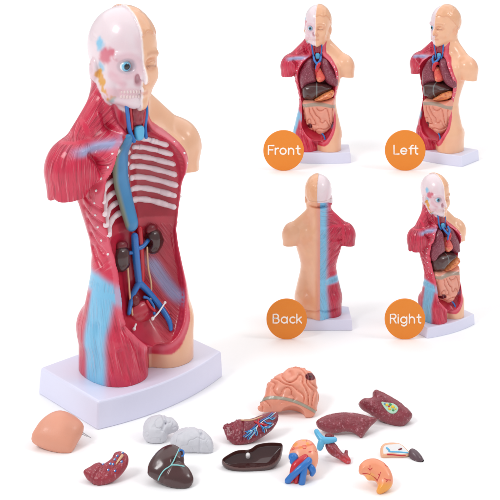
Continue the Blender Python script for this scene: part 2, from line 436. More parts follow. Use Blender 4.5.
    H = np.where(x > 0, S, K)
    for s in (-1, 1): H = smin(H, ell(x, y, z, (s * 8.2, 2.6, 126.5), (4.6, 6.4, 7)), 2.5)
    for s in (-1, 1):
        e = ell(x, y, z, (s * 12.7, 2.6, 132.0), (1.6, 3.0, 4.6))
        e = smax(e, -ell(x, y, z, (s * 14.6, 1.9, 133.2), (1.2, 1.5, 2.7)), .5)
        H = smin(H, e, .7)
    F[:, :, sl] = smin(F[:, :, sl], H, 1.0)
    # diaphragm ledge
    F = smax(F, 10.4 - Z + 0 * X, .2)
    return F, xs, ys, zs, O
HG = 0.42
F, xs, ys, zs, _ = body_field(HG)
F = F.astype(np.float32)
def wall_y(x, z):
    """depth of the opening's back wall at (x, z)"""
    i = int(round((x - xs[0]) / HG)); k = int(round((z - zs[0]) / HG))
    col = F[i, :, k]; j = len(ys) - 2
    while j > 0 and col[j] > 0: j -= 1
    while j > 0 and col[j] < 0: j -= 1
    return ys[j] + HG * (col[j] / max(col[j] - col[j + 1], 1e-6))
def front_y(x, z):
    i = int(round((x - xs[0]) / HG)); k = int(round((z - zs[0]) / HG))
    col = F[i, :, k]; j = int(np.argmax(col < 0)); return ys[max(j, 1)]
BV, BQ = nets(F, (xs[0], ys[0], zs[0]), HG, 2)
BN = vnormals(BV, BQ)
x, y, z = BV.T; hx, hy = headxy(x, y)
nz3 = noise(x, y, z, .25)[:, None]
def mixc(c, m, k):
    return c * (1 - m[:, None]) + np.asarray(k) * m[:, None]
col = np.tile(C_SKIN, (len(BV), 1)) * (1 + .03 * nz3)
od = d2(x, z)
front = (y < np.interp(z, [10, 100, 110, 125], [2, 3, 3, 3]))
yc = np.interp(z, PZ, PC)
zr = z; z = zwarp(zr)
headline = 124.2 + np.interp(hy, [-12, -7, -3, 0, 3, 8, 20], [-9, -6, -1.2, 2.4, 4.6, 7, 9])
ishead = z > np.where(hy < -4, 117.5 + (hy + 8) * .0, headline)
ishead = (zr > 108) & (z > headline)
zh = z; z = zr
mus = (x < 0) & ~ishead
red = C_RED * np.ones((len(BV), 3)); red = red * (1 + .08 * nz3)
col = np.where(mus[:, None], red, col)
# soft pinker shade close to the muscle border at the back (air-brushed edge)
skb = sstep(.05, .55, noise(x, y, z, .09, 5)) * .22 + band(cap(x, y, z, (20.5, -6, 84), (23, 2, 84), 0), 1, 6) * .35 + band(cap(x, y, z, (2, -14, 20), (14, -14, 24), 0), 1, 8) * .25
col = mixc(col, skb * ((x >= 0) & ~ishead), srgb(228, 148, 118))
# blue bands (air-brushed cartilage / tendon)
bl = band(np.abs(x + 3.0 + .05 * (40 - z).clip(0, 30)), 1.6 + .04 * (40 - z).clip(0, 30), 8.0) * (y > 9) * (z < 133)
ang = np.arctan2(-x, -(y - yc))                     # 0 = front, pi/2 = muscle side, pi = back
hipz = 47.5 - 6.5 * np.clip(1.55 - ang, 0, 2)
bl = np.maximum(bl, band(np.abs(z - np.where(ang > 1.55, 47.5, hipz)), 1.8, 4.6) * (ang > .2))
sw = np.interp(z, [10, 30, 44, 50], [3.0, 3.2, 4.6, 2.0])
bl = np.maximum(bl, band(np.abs((ang - 1.42) * 20), sw, 4.0) * (z < 48) * (z > 8) * band(z - 46, 0, 4))
cl = cap(x, y, z, (-29.5, -4, 101.5), (-7, -9, 103.2), 0)
clav = band(np.abs(z - np.interp(x, [-32, -7], [100.5, 103.0])), .5, 2.6) ** 1.6 * (y < 2) * sstep(-34, -27, x) * (x < -6) * (z > 96)
bl = bl ** 1.7; col = mixc(col, bl * mus, C_BLUE)
col = mixc(col, clav * mus * .85, srgb(150, 176, 218))
# pink dry-brushed skin side details
sp = (x >= 0) & ~ishead & (y > 2)
col = mixc(col, sp * band(x, .5, 5.5) * .6, srgb(214, 130, 128))
# red flesh rim on the skin half
rimw = np.interp(z, [18, 24, 40, 52, 64, 95, 104, 110, 122], [4.2, 3.4, 2.0, 1.5, 1.7, 3.2, 3.8, 3.0, 2.6])
rim = front & (od < rimw) & ~ishead & (z > 16)
col = np.where((rim & (x >= 0))[:, None], srgb(208, 52, 78) * (1 + .08 * nz3), col)
edge = band(np.abs(od - 1.0), .5, .8) * rim
col = mixc(col, edge * .45, srgb(232, 110, 130))
# inside of the opening
inner = (od < .25) & (y > front_y(0, 90) * 0 - 14.0) & front & ~ishead
depth_in = inner & ((BN[:, 1] < .2) | (od < -1)) & (y > -22)
inner = (od < -.2) & (z < 119.6) & (y < 8) & ~ishead & ((BN[:, 1] < .3) | (np.abs(x) < 8))
ic = srgb(188, 32, 58) * np.ones((len(BV), 3))
ic = mixc(ic, sstep(70, 66, z) * .0, srgb(150, 20, 40))
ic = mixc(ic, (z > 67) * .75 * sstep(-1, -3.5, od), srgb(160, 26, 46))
ic = mixc(ic, ((z > 64) & (z < 67.4)) * .5, srgb(206, 80, 92))
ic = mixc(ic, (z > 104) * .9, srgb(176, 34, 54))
psoas = band(np.abs((x - 10.5) - (44 - z) * .45), 1.0, 3.0) * band(np.abs(z - 42), 6, 5) * (x > 2)
ic = mixc(ic, psoas * .75, srgb(140, 170, 215))
ic = ic * (1 + .12 * nz3)
col = np.where(inner[:, None], ic, col)
# head paint
z = zh
sk = ishead & (hx < 0)
col = np.where(sk[:, None], C_SKULL * (1 + .02 * nz3), col)
col = mixc(col, sk * sstep(0, .6, noise(x, y, z, .12, 2)) * .22, srgb(226, 180, 192))
for A_, B_ in (((-12.6, -2, 148), (-9, -12, 143)), ((-12.5, 3, 139), (-12, -8, 140.5)), ((-12.4, 6, 150), (-12.6, -2, 148))):
    col = mixc(col, sk * band(np.abs(cap(hx + .5 * noise(x, y, z, 1.3), hy, z + .6 * noise(x, y, z, 1.1, 3), A_, B_, 0)), .1, .45) * .25, srgb(190, 130, 140))
_wob = .9 * noise(x, y, z, .55, 7) + .5 * noise(x, y, z, 1.2, 2)
def spot(cx, cy, cz, r, soft): return band(np.sqrt((hx - cx) ** 2 + (hy - cy) ** 2 + (z - cz) ** 2) + _wob, r, soft) * sk
recess = np.clip(BN[:, 2] * -1, 0, 1)
sdist = np.sqrt(((hx + 5.6) / 4.2) ** 2 + ((z - 134.6) / 3.7) ** 2)
col = mixc(col, sk * band(np.abs(sdist - 1.0), .15, .45) * (hy < -6) * .28, srgb(216, 140, 158))
col = mixc(col, sk * band(cap(hx, hy, z, (-10.8, -8, 131.2), (-7, -12, 128), 0), .6, 1.8) * .35, srgb(216, 130, 150))
col = mixc(col, sk * band(cap(hx, hy, z, (-1.4, -14.2, 130), (-1.4, -14.2, 128.6), 0), 1.0, 1.4) * .55, srgb(196, 110, 128))
col = mixc(col, sk * band(cap(hx, hy, z, (-.5, -14, 137), (-1.5, -15, 147), 0), .3, 2.6) * .16, srgb(222, 140, 160))
col = mixc(col, np.maximum(spot(-12.0, -5.4, 138.2, 1.8, 2.0), sk * band(cap(hx, hy, z, (-12, -4, 137), (-10.6, -8.6, 139.6), 0) + _wob, .8, 2.4)) * .8, srgb(208, 72, 100))
col = mixc(col, sk * band(np.abs(sdist - .72), .03, .12) * (hy < -6) * .25, srgb(110, 100, 120))
col = mixc(col, spot(-12.6, -2.2, 142.3, 1.6, 1.8) * .9, srgb(128, 196, 228))
col = mixc(col, spot(-12.2, -2.6, 133.6, 1.2, 1.6) * .85, srgb(140, 196, 224))
col = mixc(col, sk * band(cap(hx, hy, z, (-12.2, -1.6, 131.0), (-9.4, -6.2, 123.2), 0) + _wob, 1.7, .6) * .95, srgb(222, 158, 52))
col = mixc(col, spot(-9.2, -6.8, 122.4, .7, 1.2) * .8, srgb(150, 200, 220))
col = mixc(col, sk * band(cap(hx, hy, z, (-13.2, 2.4, 135.5), (-13.2, 1.6, 130), 0), .3, 2.6) * .22, srgb(220, 130, 140))
col = mixc(col, sk * band(np.abs(z - 124.8), .8, 1.6) * (hy < -6) * (hx < -.8) * .35, srgb(226, 150, 160))
sx = ishead & (hx >= 0)
hairm = (z - 146.5) + np.where(hy > -9, (hy + 9) * .75, 0) + .8 * np.sin(hx * .9 + 1) - .02 * np.clip(-hy - 4, -30, 30)
col = mixc(col, sx * sstep(-.4, .6, hairm) * (z > 132) * .6, srgb(226, 166, 124))
col = mixc(col, sx * band(np.abs(hairm), .3, .7) * .35, srgb(216, 140, 100))
es = np.sqrt(((hx - 5) / 3.4) ** 2 + ((z - 134.7) / 2.0) ** 2)
col = mixc(col, sx * (hy < -6) * band(np.abs(es - .95), .1, .45) * .4, srgb(214, 140, 110))
col = mixc(col, sx * (hy < -6) * band(np.abs(z - 134.0 + .06 * (hx - 5) ** 2), .15, .45) * (np.abs(hx - 5) < 2.8) * .6, srgb(150, 90, 70))
col = mixc(col, sx * (hy < -6) * band(np.abs(z - 138.9 + .05 * (hx - 5) ** 2), .3, .9) * (np.abs(hx - 5.4) < 3.6) * .35, srgb(190, 120, 90))
col = mixc(col, sx * (hy < -8) * band(np.hypot(hx - 2.4, z - 128.6), .8, 1.6) * .4, srgb(214, 134, 108))
col = mixc(col, sx * band(np.hypot(hy - 2.6, z - 132), 2.6, 2.6) * (hx > 10) * .3, srgb(222, 146, 116))
col = mixc(col, sx * band(hx, .2, .5) * (hy < 3) * (z > 118), srgb(248, 236, 234))
col = mixc(col, sx * band(cap(hx, hy, z, (0, -14.6, 124.6), (2.8, -13.2, 124.6), 0), .5, 1.0) * .55, srgb(208, 116, 100))
col = mixc(col, ishead * band(np.abs(z - 134.2 + 0 * x), .1, .35) * (hy > 3) * .5, srgb(176, 120, 96))
# fibre coordinates
z = zr
leg = z < 44
u = np.zeros(len(BV)); v = z.copy()
delt = (x < -21.5) & (z > 60)
trap = (z > 103 - .1 * (x + 20)) & ~delt
u = np.arctan2(y - 3, -(x + 12)) * 16 + (z * .18)                                    # flank default
v = z - x * .3
u = np.where(delt, np.arctan2(y - 2.5, -(x + 21)) * 15 , u)
u = np.where(trap | ((x < -21.5) & (z > 104)), np.arctan2(z - 96, x + 33) * 26 + y * .5, u); v = np.where(trap, np.hypot(z - 96, x + 33), v)
pec = (~delt) & (~trap) & (z > 80) & (y < 4)
u = np.where(pec, np.arctan2(z - 92, x + 29) * 22, u); v = np.where(pec, x, v)
ser = (z > 50) & (z <= 80) & (y < 6) & ~delt
u = np.where(ser, z * .75 + (y + 6) * .55, u); v = np.where(ser, -y + x, v)
u = np.where(leg, np.arctan2(-(y), -(x + 11)) * 17 + z * .22, u); v = np.where(leg, z, v)
bk = (y > 7) & (z > 50) & (z < 104) & (x > -24)
u = np.where(bk, (z + x * 1.1) * .7, u); v = np.where(bk, z - x, v)
st = mus * 1.0 * (1 - sstep(.3, .0, od * 0 + np.where(front, (od - .8) / 2, 1)))
st = np.where(ser, st * .7, st); st = np.where(leg & (np.abs(x) < 24), st * .8, st)
st = st * (1 - .5 * bl) * (1 - .6 * clav)
# the inner rear wall has fine slanting fibres below the ribs
low = inner & (z < 66) & (x > 3)
u = np.where(low, (z * .6 + x * 1.2) * 1.3, u); v = np.where(low, z - x, v); st = np.where(inner, .0, st); st = np.where(low, .45, st)
st = np.where(ishead, 0, st)
_e = np.concatenate([BQ[:, [0, 1]], BQ[:, [1, 2]], BQ[:, [2, 3]], BQ[:, [3, 0]]])
_m = (np.abs(u[_e[:, 0]] - u[_e[:, 1]]) > 1.3) | (np.abs(v[_e[:, 0]] - v[_e[:, 1]]) > 4)
_b = np.zeros(len(BV)); _b[_e[_m].ravel()] = 1
for _ in range(5):
    n_ = _b.copy(); np.maximum.at(n_, _e[:, 0], _b[_e[:, 1]] * .86); np.maximum.at(n_, _e[:, 1], _b[_e[:, 0]] * .86); _b = n_
st = st * (1 - sstep(.45, .8, _b))
fib = np.stack([u, v, st], 1)

for _ in range(1):
    n_ = np.zeros_like(col); k_ = np.bincount(_e[:, 0], minlength=len(BV)) + np.bincount(_e[:, 1], minlength=len(BV))
    for q_ in range(3):
        n_[:, q_] = np.bincount(_e[:, 0], col[_e[:, 1], q_], len(BV)) + np.bincount(_e[:, 1], col[_e[:, 0], q_], len(BV))
    col = col * .45 + .55 * n_ / np.maximum(k_, 1)[:, None]
PLZ = 10.5
def plinth_mesh(W_, D_, bulge):
    pts = []
    nb = 14
    rad = 1.2
    for i in range(nb + 1):                                  # curved front edge
        t = -1 + 2 * i / nb; pts.append((t * (W_ / 2 - rad), -D_ / 2 - bulge * (1 - t * t)))
    def arc(cx, cy, a0, a1):
        return [(cx + rad * math.cos(math.radians(a)), cy + rad * math.sin(math.radians(a))) for a in np.linspace(a0, a1, 6)]
    out = pts + arc(W_ / 2 - rad, -D_ / 2 + rad, -80, 0) + arc(W_ / 2 - rad, D_ / 2 - rad, 0, 90) + arc(-W_ / 2 + rad, D_ / 2 - rad, 90, 180) + arc(-W_ / 2 + rad, -D_ / 2 + rad, 180, 260)
    out = np.array(out); n = len(out); c = out.mean(0)
    rings = [(0, -.45), (.5, 0.), (PLZ - 1.0, -.5), (PLZ - .5, -.62), (PLZ - .15, -.95), (PLZ, -1.5)]
    V = []
    for zz, ins in rings:
        d = out - c; s = 1 + ins * 2 / np.array([W_, D_ + bulge])
        for p in c + d * s: V.append((p[0], p[1], zz))
    Q = []
    for r in range(len(rings) - 1):
        for k in range(n):
            k2 = (k + 1) % n; Q.append([r * n + k, r * n + k2, (r + 1) * n + k2, (r + 1) * n + k])
    Q.append(list(range(n))[::-1]); Q.append([(len(rings) - 1) * n + k for k in range(n)])
    return np.array(V), Q

U = 0.0019
def part(name, vq, mat, parent, **k):
    V, Q = vq; return mesh_obj(name, np.asarray(V) * U, Q, mat, parent, **k)
class Puff:
    """a swollen moulded shape: plane outline (u, v), half thickness T along w, rim radius R"""
    def __init__(s, poly, T, R, h, w0=0.0, extra=None, clip=None, n=6, ztop=None, smoothing=2):
        s.poly = crom(poly, n, True); lo = s.poly.min(0) - 3 * h; hi = s.poly.max(0) + 3 * h
        s.h = h; Tm = T + 3 * h + 1.5
        s.us = np.arange(lo[0], hi[0] + h, h); s.vs = np.arange(lo[1], hi[1] + h, h); s.ws = np.arange(w0 - Tm, w0 + Tm + h, h)
        UU, VV = np.meshgrid(s.us, s.vs, indexing='ij'); s.D = polysdf(s.poly, UU, VV)
        d = s.D[:, :, None]; w = s.ws[None, None, :] - w0
        Fd = np.sqrt(np.maximum(d + R, 0) ** 2 + (w * R / T) ** 2) - R
        if R >= 9:                                    # fully domed: a soap-film height over the outline
            m_ = s.D < 0; ph = np.where(m_, -s.D * .5, 0.0)
            for it in range(2500):
                nw = np.zeros_like(ph)
                nw[1:-1, 1:-1] = .25 * (ph[2:, 1:-1] + ph[:-2, 1:-1] + ph[1:-1, 2:] + ph[1:-1, :-2] + h * h * .4)
                ph = np.where(m_, nw, 0.0)
            ph = np.sqrt(ph / ph.max())[:, :, None]
            Fd = (np.abs(w) - T * ph) * .8
        Fd = np.where(d > 0, np.maximum(Fd, d * .7), Fd)
        u3, v3, w3 = UU[:, :, None], VV[:, :, None], s.ws[None, None, :]
        if extra: Fd = extra(Fd, u3, v3, w3, d)
        if clip: Fd = np.maximum(Fd, clip(u3, v3, w3))
        Fd[0] = Fd[-1] = 9; Fd[:, 0] = Fd[:, -1] = 9; Fd[:, :, 0] = Fd[:, :, -1] = 9
        s.F = Fd; s.V, s.Q = nets(Fd, (s.us[0], s.vs[0], s.ws[0]), h, 7 if R >= 9 else smoothing)
    def d(s, u, v): return bilin(s.D, s.us[0], s.vs[0], s.h, np.asarray(u, float), np.asarray(v, float))
    def front(s, u, v):
        i = int(np.clip(round((u - s.us[0]) / s.h), 0, len(s.us) - 1)); j = int(np.clip(round((v - s.vs[0]) / s.h), 0, len(s.vs) - 1))
        c = s.F[i, j]; k = np.nonzero(c < 0)[0]
        return s.ws[k[-1]] + s.h * .5 if len(k) else s.ws[len(s.ws) // 2]
def add_head_parts(root):
    ex, ey = unhead(-5.5, -11.0)
    V, Q = sphere((0, 0, 0), 2.35, 80, 60)
    # iris and pupil look a little towards the model's right
    dirv = np.array([-.26, -1, -.02]); dirv /= np.linalg.norm(dirv)
    c = (V / 2.35) @ dirv
    cc = np.tile(srgb(238, 240, 244), (len(V), 1)); cc = mixc(cc, sstep(.42, .62, c), srgb(128, 200, 228)); cc = mixc(cc, sstep(.80, .83, c), srgb(50, 120, 160)); cc = mixc(cc, sstep(.86, .88, c), srgb(10, 12, 18))
    o = part("eyeball", (V + np.array([ex, ey, zun(134.5)]), Q), m_eye, root, col=cc)
    # teeth
    parts = []
    for row, (zc, hh, off) in enumerate(((125.3, 1.0, 0), (123.3, .95, .35))):
        for k in range(8):
            a = (k + .5) * .115
            px = -12.0 * math.sin(a) * .80 ; py = -13.75 + off + (1 - math.cos(a)) * 13
            wx, wy = unhead(px, py)
            w = .52 if k < 4 else .62
            parts.append(sphere((wx, wy, zun(zc)), (w, .55, hh * .95), 10, 8))
    part("teeth", join(parts), m_tooth, root)
m_eye = M("eye_paint", rough=.08, coat=.8)
TPL = {}
def dupe(key, parent, scale=None):
    out = []
    for o in TPL[key]:
        c = o.copy(); COL.objects.link(c); c.parent = parent; out.append(c)
    return out
def base_model(root):
    o = mesh_obj("body", BV * U, BQ, m_body, root, col=col, fib=fib)
    r = [o]
    add_head_parts(root)
    # neck organs
    fy = -2.2
    def tb(name, pts, r_, mat, **k): return part(name, tube(pts, r_, **k), mat, root)
    lx = part("larynx", Larynx(), m_paint, root, col=LarCol)
    tb("neck_vein", [(-6.2, -3.8, 119), (-5.6, -4.2, 113), (-4.4, -4.0, 106), (-3.4, -5.6, 101.5)], .85, m_blue)
    tb("neck_vein", [(4.2, -3.4, 116.6), (4.2, -4.2, 112), (3.6, -4.0, 106), (3.0, -5.4, 102)], .75, m_blue)
    tb("neck_artery", [(-4.6, -4.0, 119), (-4.1, -4.4, 113), (-3.0, -3.8, 106)], .6, m_red)
    tb("neck_artery", [(2.9, -3.6, 116.6), (2.9, -4.4, 112), (2.6, -3.6, 106)], .6, m_red)
    part("trachea", Trach(), m_lblue, root)
    # white studs round the rim
    sv, sq = sphere((0, 0, 0), (.6, .45, .5), 10, 8)
    me0 = None
    for (sx_, sz_) in STUDS:
        yy = front_y(sx_, sz_)
        if me0 is None:
            s = mesh_obj("rib_stud", sv * U, sq, m_white, root); me0 = s.data
        else:
            s = bpy.data.objects.new("rib_stud", me0); COL.objects.link(s); s.parent = root
        s.location = (sx_ * U, (yy - .05) * U, sz_ * U)
STUDS = []
for zz in (99, 94.5, 90, 85, 80, 75, 70, 64.5, 59.5):
    for sg in (-1, 1):
        if sg > 0 and zz < 62: continue
        xa = np.arange(26, 0, -.1) * sg; row = d2(xa, np.full(len(xa), zz)); xx = xa[np.argmax(row < 1.3)]
        while (F[int(round((xx - xs[0]) / HG)), :, int(round((zz - zs[0]) / HG))] < 0).sum() < 7 and abs(xx) > 5: xx -= .3 * sg
        STUDS.append((xx, zz))
def Larynx():
    global LarCol
    p = Puff([(-3.6, 119.6), (2.8, 119.6), (3.1, 113), (2.2, 107.4), (-2.6, 107.4), (-3.6, 113)], 2.4, 2.4, .4, w0=3.2,
             extra=lambda F_, u_, v_, w_, d_: F_ + .35 * noise(u_, v_, w_, .9))
    V = np.stack([p.V[:, 0], -p.V[:, 2], p.V[:, 1]], 1)
    c = np.tile(srgb(150, 40, 56), (len(V), 1)) * (1 + .25 * noise(*V.T, .8)[:, None]); c = mixc(c, sstep(116.5, 118, V[:, 2]), srgb(214, 120, 130))
    LarCol = c
    return V, p.Q[:, ::-1]
def Trach():
    p = Puff([(-1.9, 106.6), (1.9, 106.6), (1.7, 101.6), (-1.5, 101.6)], 1.4, .9, .35, w0=4.6)
    return np.stack([p.V[:, 0], -p.V[:, 2], p.V[:, 1]], 1), p.Q[:, ::-1]

def solve(yt, yb, yaw, W_, D_, bul):
    """depth and unit that put the head top on row yt and the plinth's nearest foot on row yb"""
    d, u_ = 1.0, .0015
    P = plinth_mesh(W_, D_, bul)[0]
    near = (P[:, 0] * math.sin(yaw) + P[:, 1] * math.cos(yaw)).min()
    for _ in range(60):
        d = FPX * HC / (yb - YH) - near * u_
        u_ = (HC - (yt - YH) * d / FPX) / 155.4
    return d, u_
# ---- organs inside the small models (front view, x right, z up, w = -y)
def asm(poly, T, R, w0, h=.55, extra=None): 
    p = Puff(poly, T, R, h, w0=w0, extra=extra)
    V = np.stack([p.V[:, 0], -p.V[:, 2], p.V[:, 1]], 1)
    return p, V, p.Q[:, ::-1]
def ridged(x, y, z, s, off=0): return np.abs(noise(x, y, z, s, off))
def gut2(a, b):
    z0 = a * 0 + b * 0
    return np.abs(np.sin(math.pi * (.15 * a + .07 * b + 1.7 * noise(a, b, z0, .11, 4) + .7 * noise(a, b, z0, .22, 9))))
def organs(root):
    c1 = lambda pts: [(a / 5 + 265 - 317.6, 162 - b / 5) for a, b in pts]
    c2 = lambda pts: [(a / 5 + 260 - 317.6, 162 - (b / 5 + 80)) for a, b in pts]
    lump = lambda a, s: (lambda F_, u_, v_, w_, d_: F_ + a * noise(u_, v_, w_, s))
    p, V, Q = asm(c1([(174, 430), (172, 385), (185, 345), (208, 312), (232, 300), (248, 322), (256, 360), (260, 400), (254, 418), (215, 432), (185, 455)]), 8.5, 7, 5, extra=lump(.25, .3))
    c = np.tile(srgb(124, 42, 62), (len(V), 1)) * (1 + .1 * noise(*V.T, .4)[:, None]); part("lung", (V, Q), m_lungs, root, col=c)
    p, V, Q = asm(c1([(270, 325), (285, 298), (312, 304), (338, 335), (358, 372), (366, 410), (360, 440), (325, 434), (300, 412), (292, 398), (280, 370)]), 8.5, 7, 5, extra=lump(.25, .3))
    c = np.tile(srgb(124, 42, 62), (len(V), 1)) * (1 + .1 * noise(*V.T, .4)[:, None]); part("lung", (V, Q), m_lungs, root, col=c)
    p, V, Q = asm(c1([(252, 358), (268, 340), (288, 362), (302, 392), (290, 412), (266, 416), (256, 400)]), 5, 4.5, 9.5, .45, extra=lump(.2, .4))
    c = np.tile(srgb(226, 92, 78), (len(V), 1)); c = mixc(c, sstep(.25, .5, noise(*V.T, .45)), srgb(240, 150, 110)); c = mixc(c, band(ridged(*V.T, .5, 3), .03, .08) * .7, srgb(180, 24, 40)); part("heart", (V, Q), m_paint, root, col=c)
    part("aorta", tube([(-1.2, -13.5, 91), (.2, -14.6, 95.5), (1.6, -13, 98), (2.2, -10, 97)], [1.6, 1.9, 1.8, 1.4]), m_red, root)
    part("brachiocephalic_vein", join([tube([(-4.0, -9.0, 104), (-3.2, -12.4, 101), (-.6, -14.2, 97.5)], 1.1), tube([(3.2, -9.0, 104), (2.4, -12.2, 101), (-.6, -14.2, 97.5), (-1.6, -14.2, 93)], 1.1)]), m_blue, root)
    p, V, Q = asm(c2([(210, 45), (235, 24), (275, 18), (318, 24), (358, 38), (355, 58), (318, 78), (285, 96), (262, 110), (232, 104), (212, 96)]), 10, 7, 5.0, extra=lump(.2, .25))
    c = np.tile(srgb(72, 38, 38), (len(V), 1)) * (1 + .1 * noise(*V.T, .3)[:, None]); c = mixc(c, band(np.abs(V[:, 0] + .9), .3, .4), srgb(120, 130, 130)); part("liver", (V, Q), m_dark, root, col=c)
    p, V, Q = asm(c2([(270, 104), (296, 84), (330, 64), (362, 54), (372, 70), (362, 90), (330, 104), (292, 112)]), 8, 5, 8.5, .5, extra=lump(.25, .4))
    c = np.tile(srgb(228, 138, 84), (len(V), 1)); c = mixc(c, band(ridged(V[:, 0], V[:, 1], V[:, 2] * 1.6, .33, 5), .03, .07) * .8, srgb(170, 50, 40)); part("stomach", (V, Q), m_paint, root, col=c)
    def gut(F_, u_, v_, w_, d_):
        low = sstep(40 + 16, 40 + 13, v_)
        r = gut2(u_, v_)
        return F_ + low * (1.5 * (1 - np.sqrt(r)) - .4) + .9 * (1 - sstep(0, 2.8, np.sqrt((u_ + 7.8) ** 2 + (v_ - 35.6) ** 2)))
    p, V, Q = asm(c2([(212, 118), (250, 104), (300, 110), (345, 102), (372, 98), (376, 150), (374, 200), (360, 236), (330, 268), (302, 280), (275, 266), (240, 246), (226, 212), (213, 170)]), 10, 6.5, 6.0, .45, extra=gut)
    c = np.tile(srgb(228, 152, 130), (len(V), 1)) * (1 + .05 * noise(*V.T, .3)[:, None])
    r = gut2(V[:, 0], V[:, 2]); c = mixc(c, (1 - np.clip(r / .25, 0, 1)) * .35 * sstep(56, 53, V[:, 2]), srgb(190, 96, 84))
    zt = V[:, 2] + .03 * V[:, 0] ** 2 * .3
    c = mixc(c, band(np.abs(zt - 57.3), 1.4, .5), srgb(168, 146, 130))
    c = mixc(c, band(np.sqrt((V[:, 0] + 7.8) ** 2 + (V[:, 2] - 35.6) ** 2), 2.3, .5), srgb(104, 24, 34)); part("intestine", (V, Q), m_paint, root, col=c)
    part("groin_vein", tube([(4.5, -13.6, 28), (6.5, -14.6, 25.5), (7.4, -15.4, 22.6)], .8), m_blue, root)

# ---- what shows inside the large, emptied model
def inner_parts(root):
    for s, rows in ((1, [(101.5, 98.0), (97.5, 93.6), (93.2, 89), (88.8, 84.5), (84.2, 80), (79.6, 75.6), (75.0, 71)]), (-1, [(100, 96), (95.5, 91), (90.5, 85.5), (85.5, 80.5), (80.5, 75.5), (76, 71), (71.5, 67)])):
        for za, zb in rows:
            pts = []; lim = 0
            for t in np.linspace(0, 1, 22):
                zz = za + (zb - za) * t + .8 * math.sin(t * math.pi)
                row = d2(np.arange(0, 22, .2) * s, np.full(110, zz)); wmax = np.arange(0, 22, .2)[max(int(np.argmax(row > 0)) - 1, 1)]
                xx = s * (1.2 + (wmax - 1.0 - 1.2) * t)
                pts.append((xx, wall_y(xx, zz) + .15, zz))
            part("rib", tube(pts, list(1.25 + .12 * np.sin(np.arange(22) * .9 + za)), 8, 2), m_bone, root)
    w = lambda x_, z_: wall_y(x_, z_)
    vv = [(-6.2, w(-6.2, 101) - 1.8, 102), (-6.0, w(-6, 95) - 2.2, 96), (-5.0, w(-5, 86) - 2.4, 86), (-3.4, w(-3.4, 77) - 2.2, 77), (-1.8, w(-1.8, 67) - 2.0, 67)]
    V, Q = tube(vv, [2.8, 3.5, 3.7, 3.5, 3.2], 14, 8, flat=(1, .5))
    cc = np.tile(srgb(58, 134, 186), (len(V), 1)) * (1 + .12 * noise(*V.T, .3)[:, None]); cc = mixc(cc, sstep(1.5, 1.9, np.interp(V[:, 2], [68, 77, 86, 96, 102], [-1.8, -3.4, -5.0, -6.0, -6.2]) - V[:, 0] - .8) * .7, srgb(150, 150, 80))
    cc = mixc(cc, band(np.abs(V[:, 0] - 1.2 - .02 * (75 - V[:, 2])), .2, .5) * (V[:, 2] < 80), srgb(24, 60, 110))
    part("thoracic_vessel", (V, Q), m_paint, root, col=cc)
    # kidneys
    for (cx, cz, s) in ((-7.6, 54.0, -1), (8.8, 57.5, 1)):
        g_ = np.meshgrid(np.arange(-7, 7, .4), np.arange(-5, 5, .4), np.arange(-9, 9, .4), indexing='ij')
        Fk = ell(*g_, (0, 0, 0), (4.4, 3.2, 5.2)) ; Fk = smax(Fk, -ell(*g_, (-s * 4.6, -.5, 0), (2.2, 3, 2.2)), 1.5) + .2 * noise(*g_, .5)
        V, Q = nets(Fk, (-7, -5, -9), .4)
        V = V + np.array([cx, w(cx, cz) - 1.2, cz])
        part("kidney", (V, Q), m_dark, root, col=np.tile(srgb(62, 28, 28), (len(V), 1)) * (1 + .35 * noise(*V.T, .45)[:, None]))
        for (dx, dz) in ((0, 6.2),):
            pass
        V, Q = sphere((cx - s * .6, w(cx, cz) - .4, cz + 5.0), (3.0, 1.8, 2.2)); part("adrenal_gland", (V, Q), m_dred, root)
    P = lambda x_, z_, o_=1.0: (x_, w(x_, z_) - o_, z_)
    part("vena_cava", tube([P(-1.4, 62, 2.4), P(-1.2, 54, 2.4), P(-.8, 47, 2.2), P(-.4, 42.5, 2.2)], [1.5, 1.6, 1.5, 1.4]), m_blue, root)
    part("renal_vein", tube([P(-1.3, 55.5, 2.4), P(-4, 55.8, 2.4), P(-6.2, 55.5, 2.0)], .8), m_blue, root)
    part("renal_vein", tube([P(-1.3, 57, 2.4), P(2, 57.2, 3.0), P(6.2, 58.8, 2.2)], .9), m_blue, root)
    part("abdominal_aorta", tube([P(2.0, 64, 1.8), P(2.1, 54, 1.8), P(1.8, 46, 1.8), P(1.0, 43, 1.8)], 1.25), m_red, root)
    part("iliac_artery", tube([P(1.0, 43, 1.8), P(4.5, 39.5, 2.0), P(8.0, 34, 1.6), P(9.6, 30, 1.2)], [1.1, .9, .8, .6]), m_red, root)
    part("iliac_artery", tube([P(1.0, 43, 1.8), P(-3.0, 39.5, 1.8), P(-7.0, 35, 1.4)], [1.1, .9, .7]), m_red, root)
    part("iliac_vein", tube([P(-.6, 43.5, 2.4), P(3.0, 39.5, 2.8), P(6.8, 33.5, 2.6), P(8.4, 28, 2.0), P(8.0, 25, 1.2)], [1.4, 1.3, 1.2, 1.1, .8]), m_blue, root)
    part("iliac_vein", tube([P(-.6, 43.5, 2.4), P(-4.2, 39, 2.2), P(-8.2, 34, 1.6)], [1.4, 1.1, .8]), m_blue, root)
    part("ureter", tube([P(-5.6, 53, 2.8), P(-5.0, 46, 2.2), P(-5.6, 39, 2.2), P(-6.5, 33, 1.8)], .42), m_cream, root)
    part("ureter", tube([P(5.0, 56, 2.8), P(5.2, 48, 2.4), P(5.6, 41, 2.6), P(3.2, 35.5, 3.0)], .42), m_cream, root)
    V, Q = sphere((-.5, w(-.5, 32) - .6, 32), (6.4, 2.6, 4.6), 26, 16); part("bladder", (V, Q), m_bladder, root)
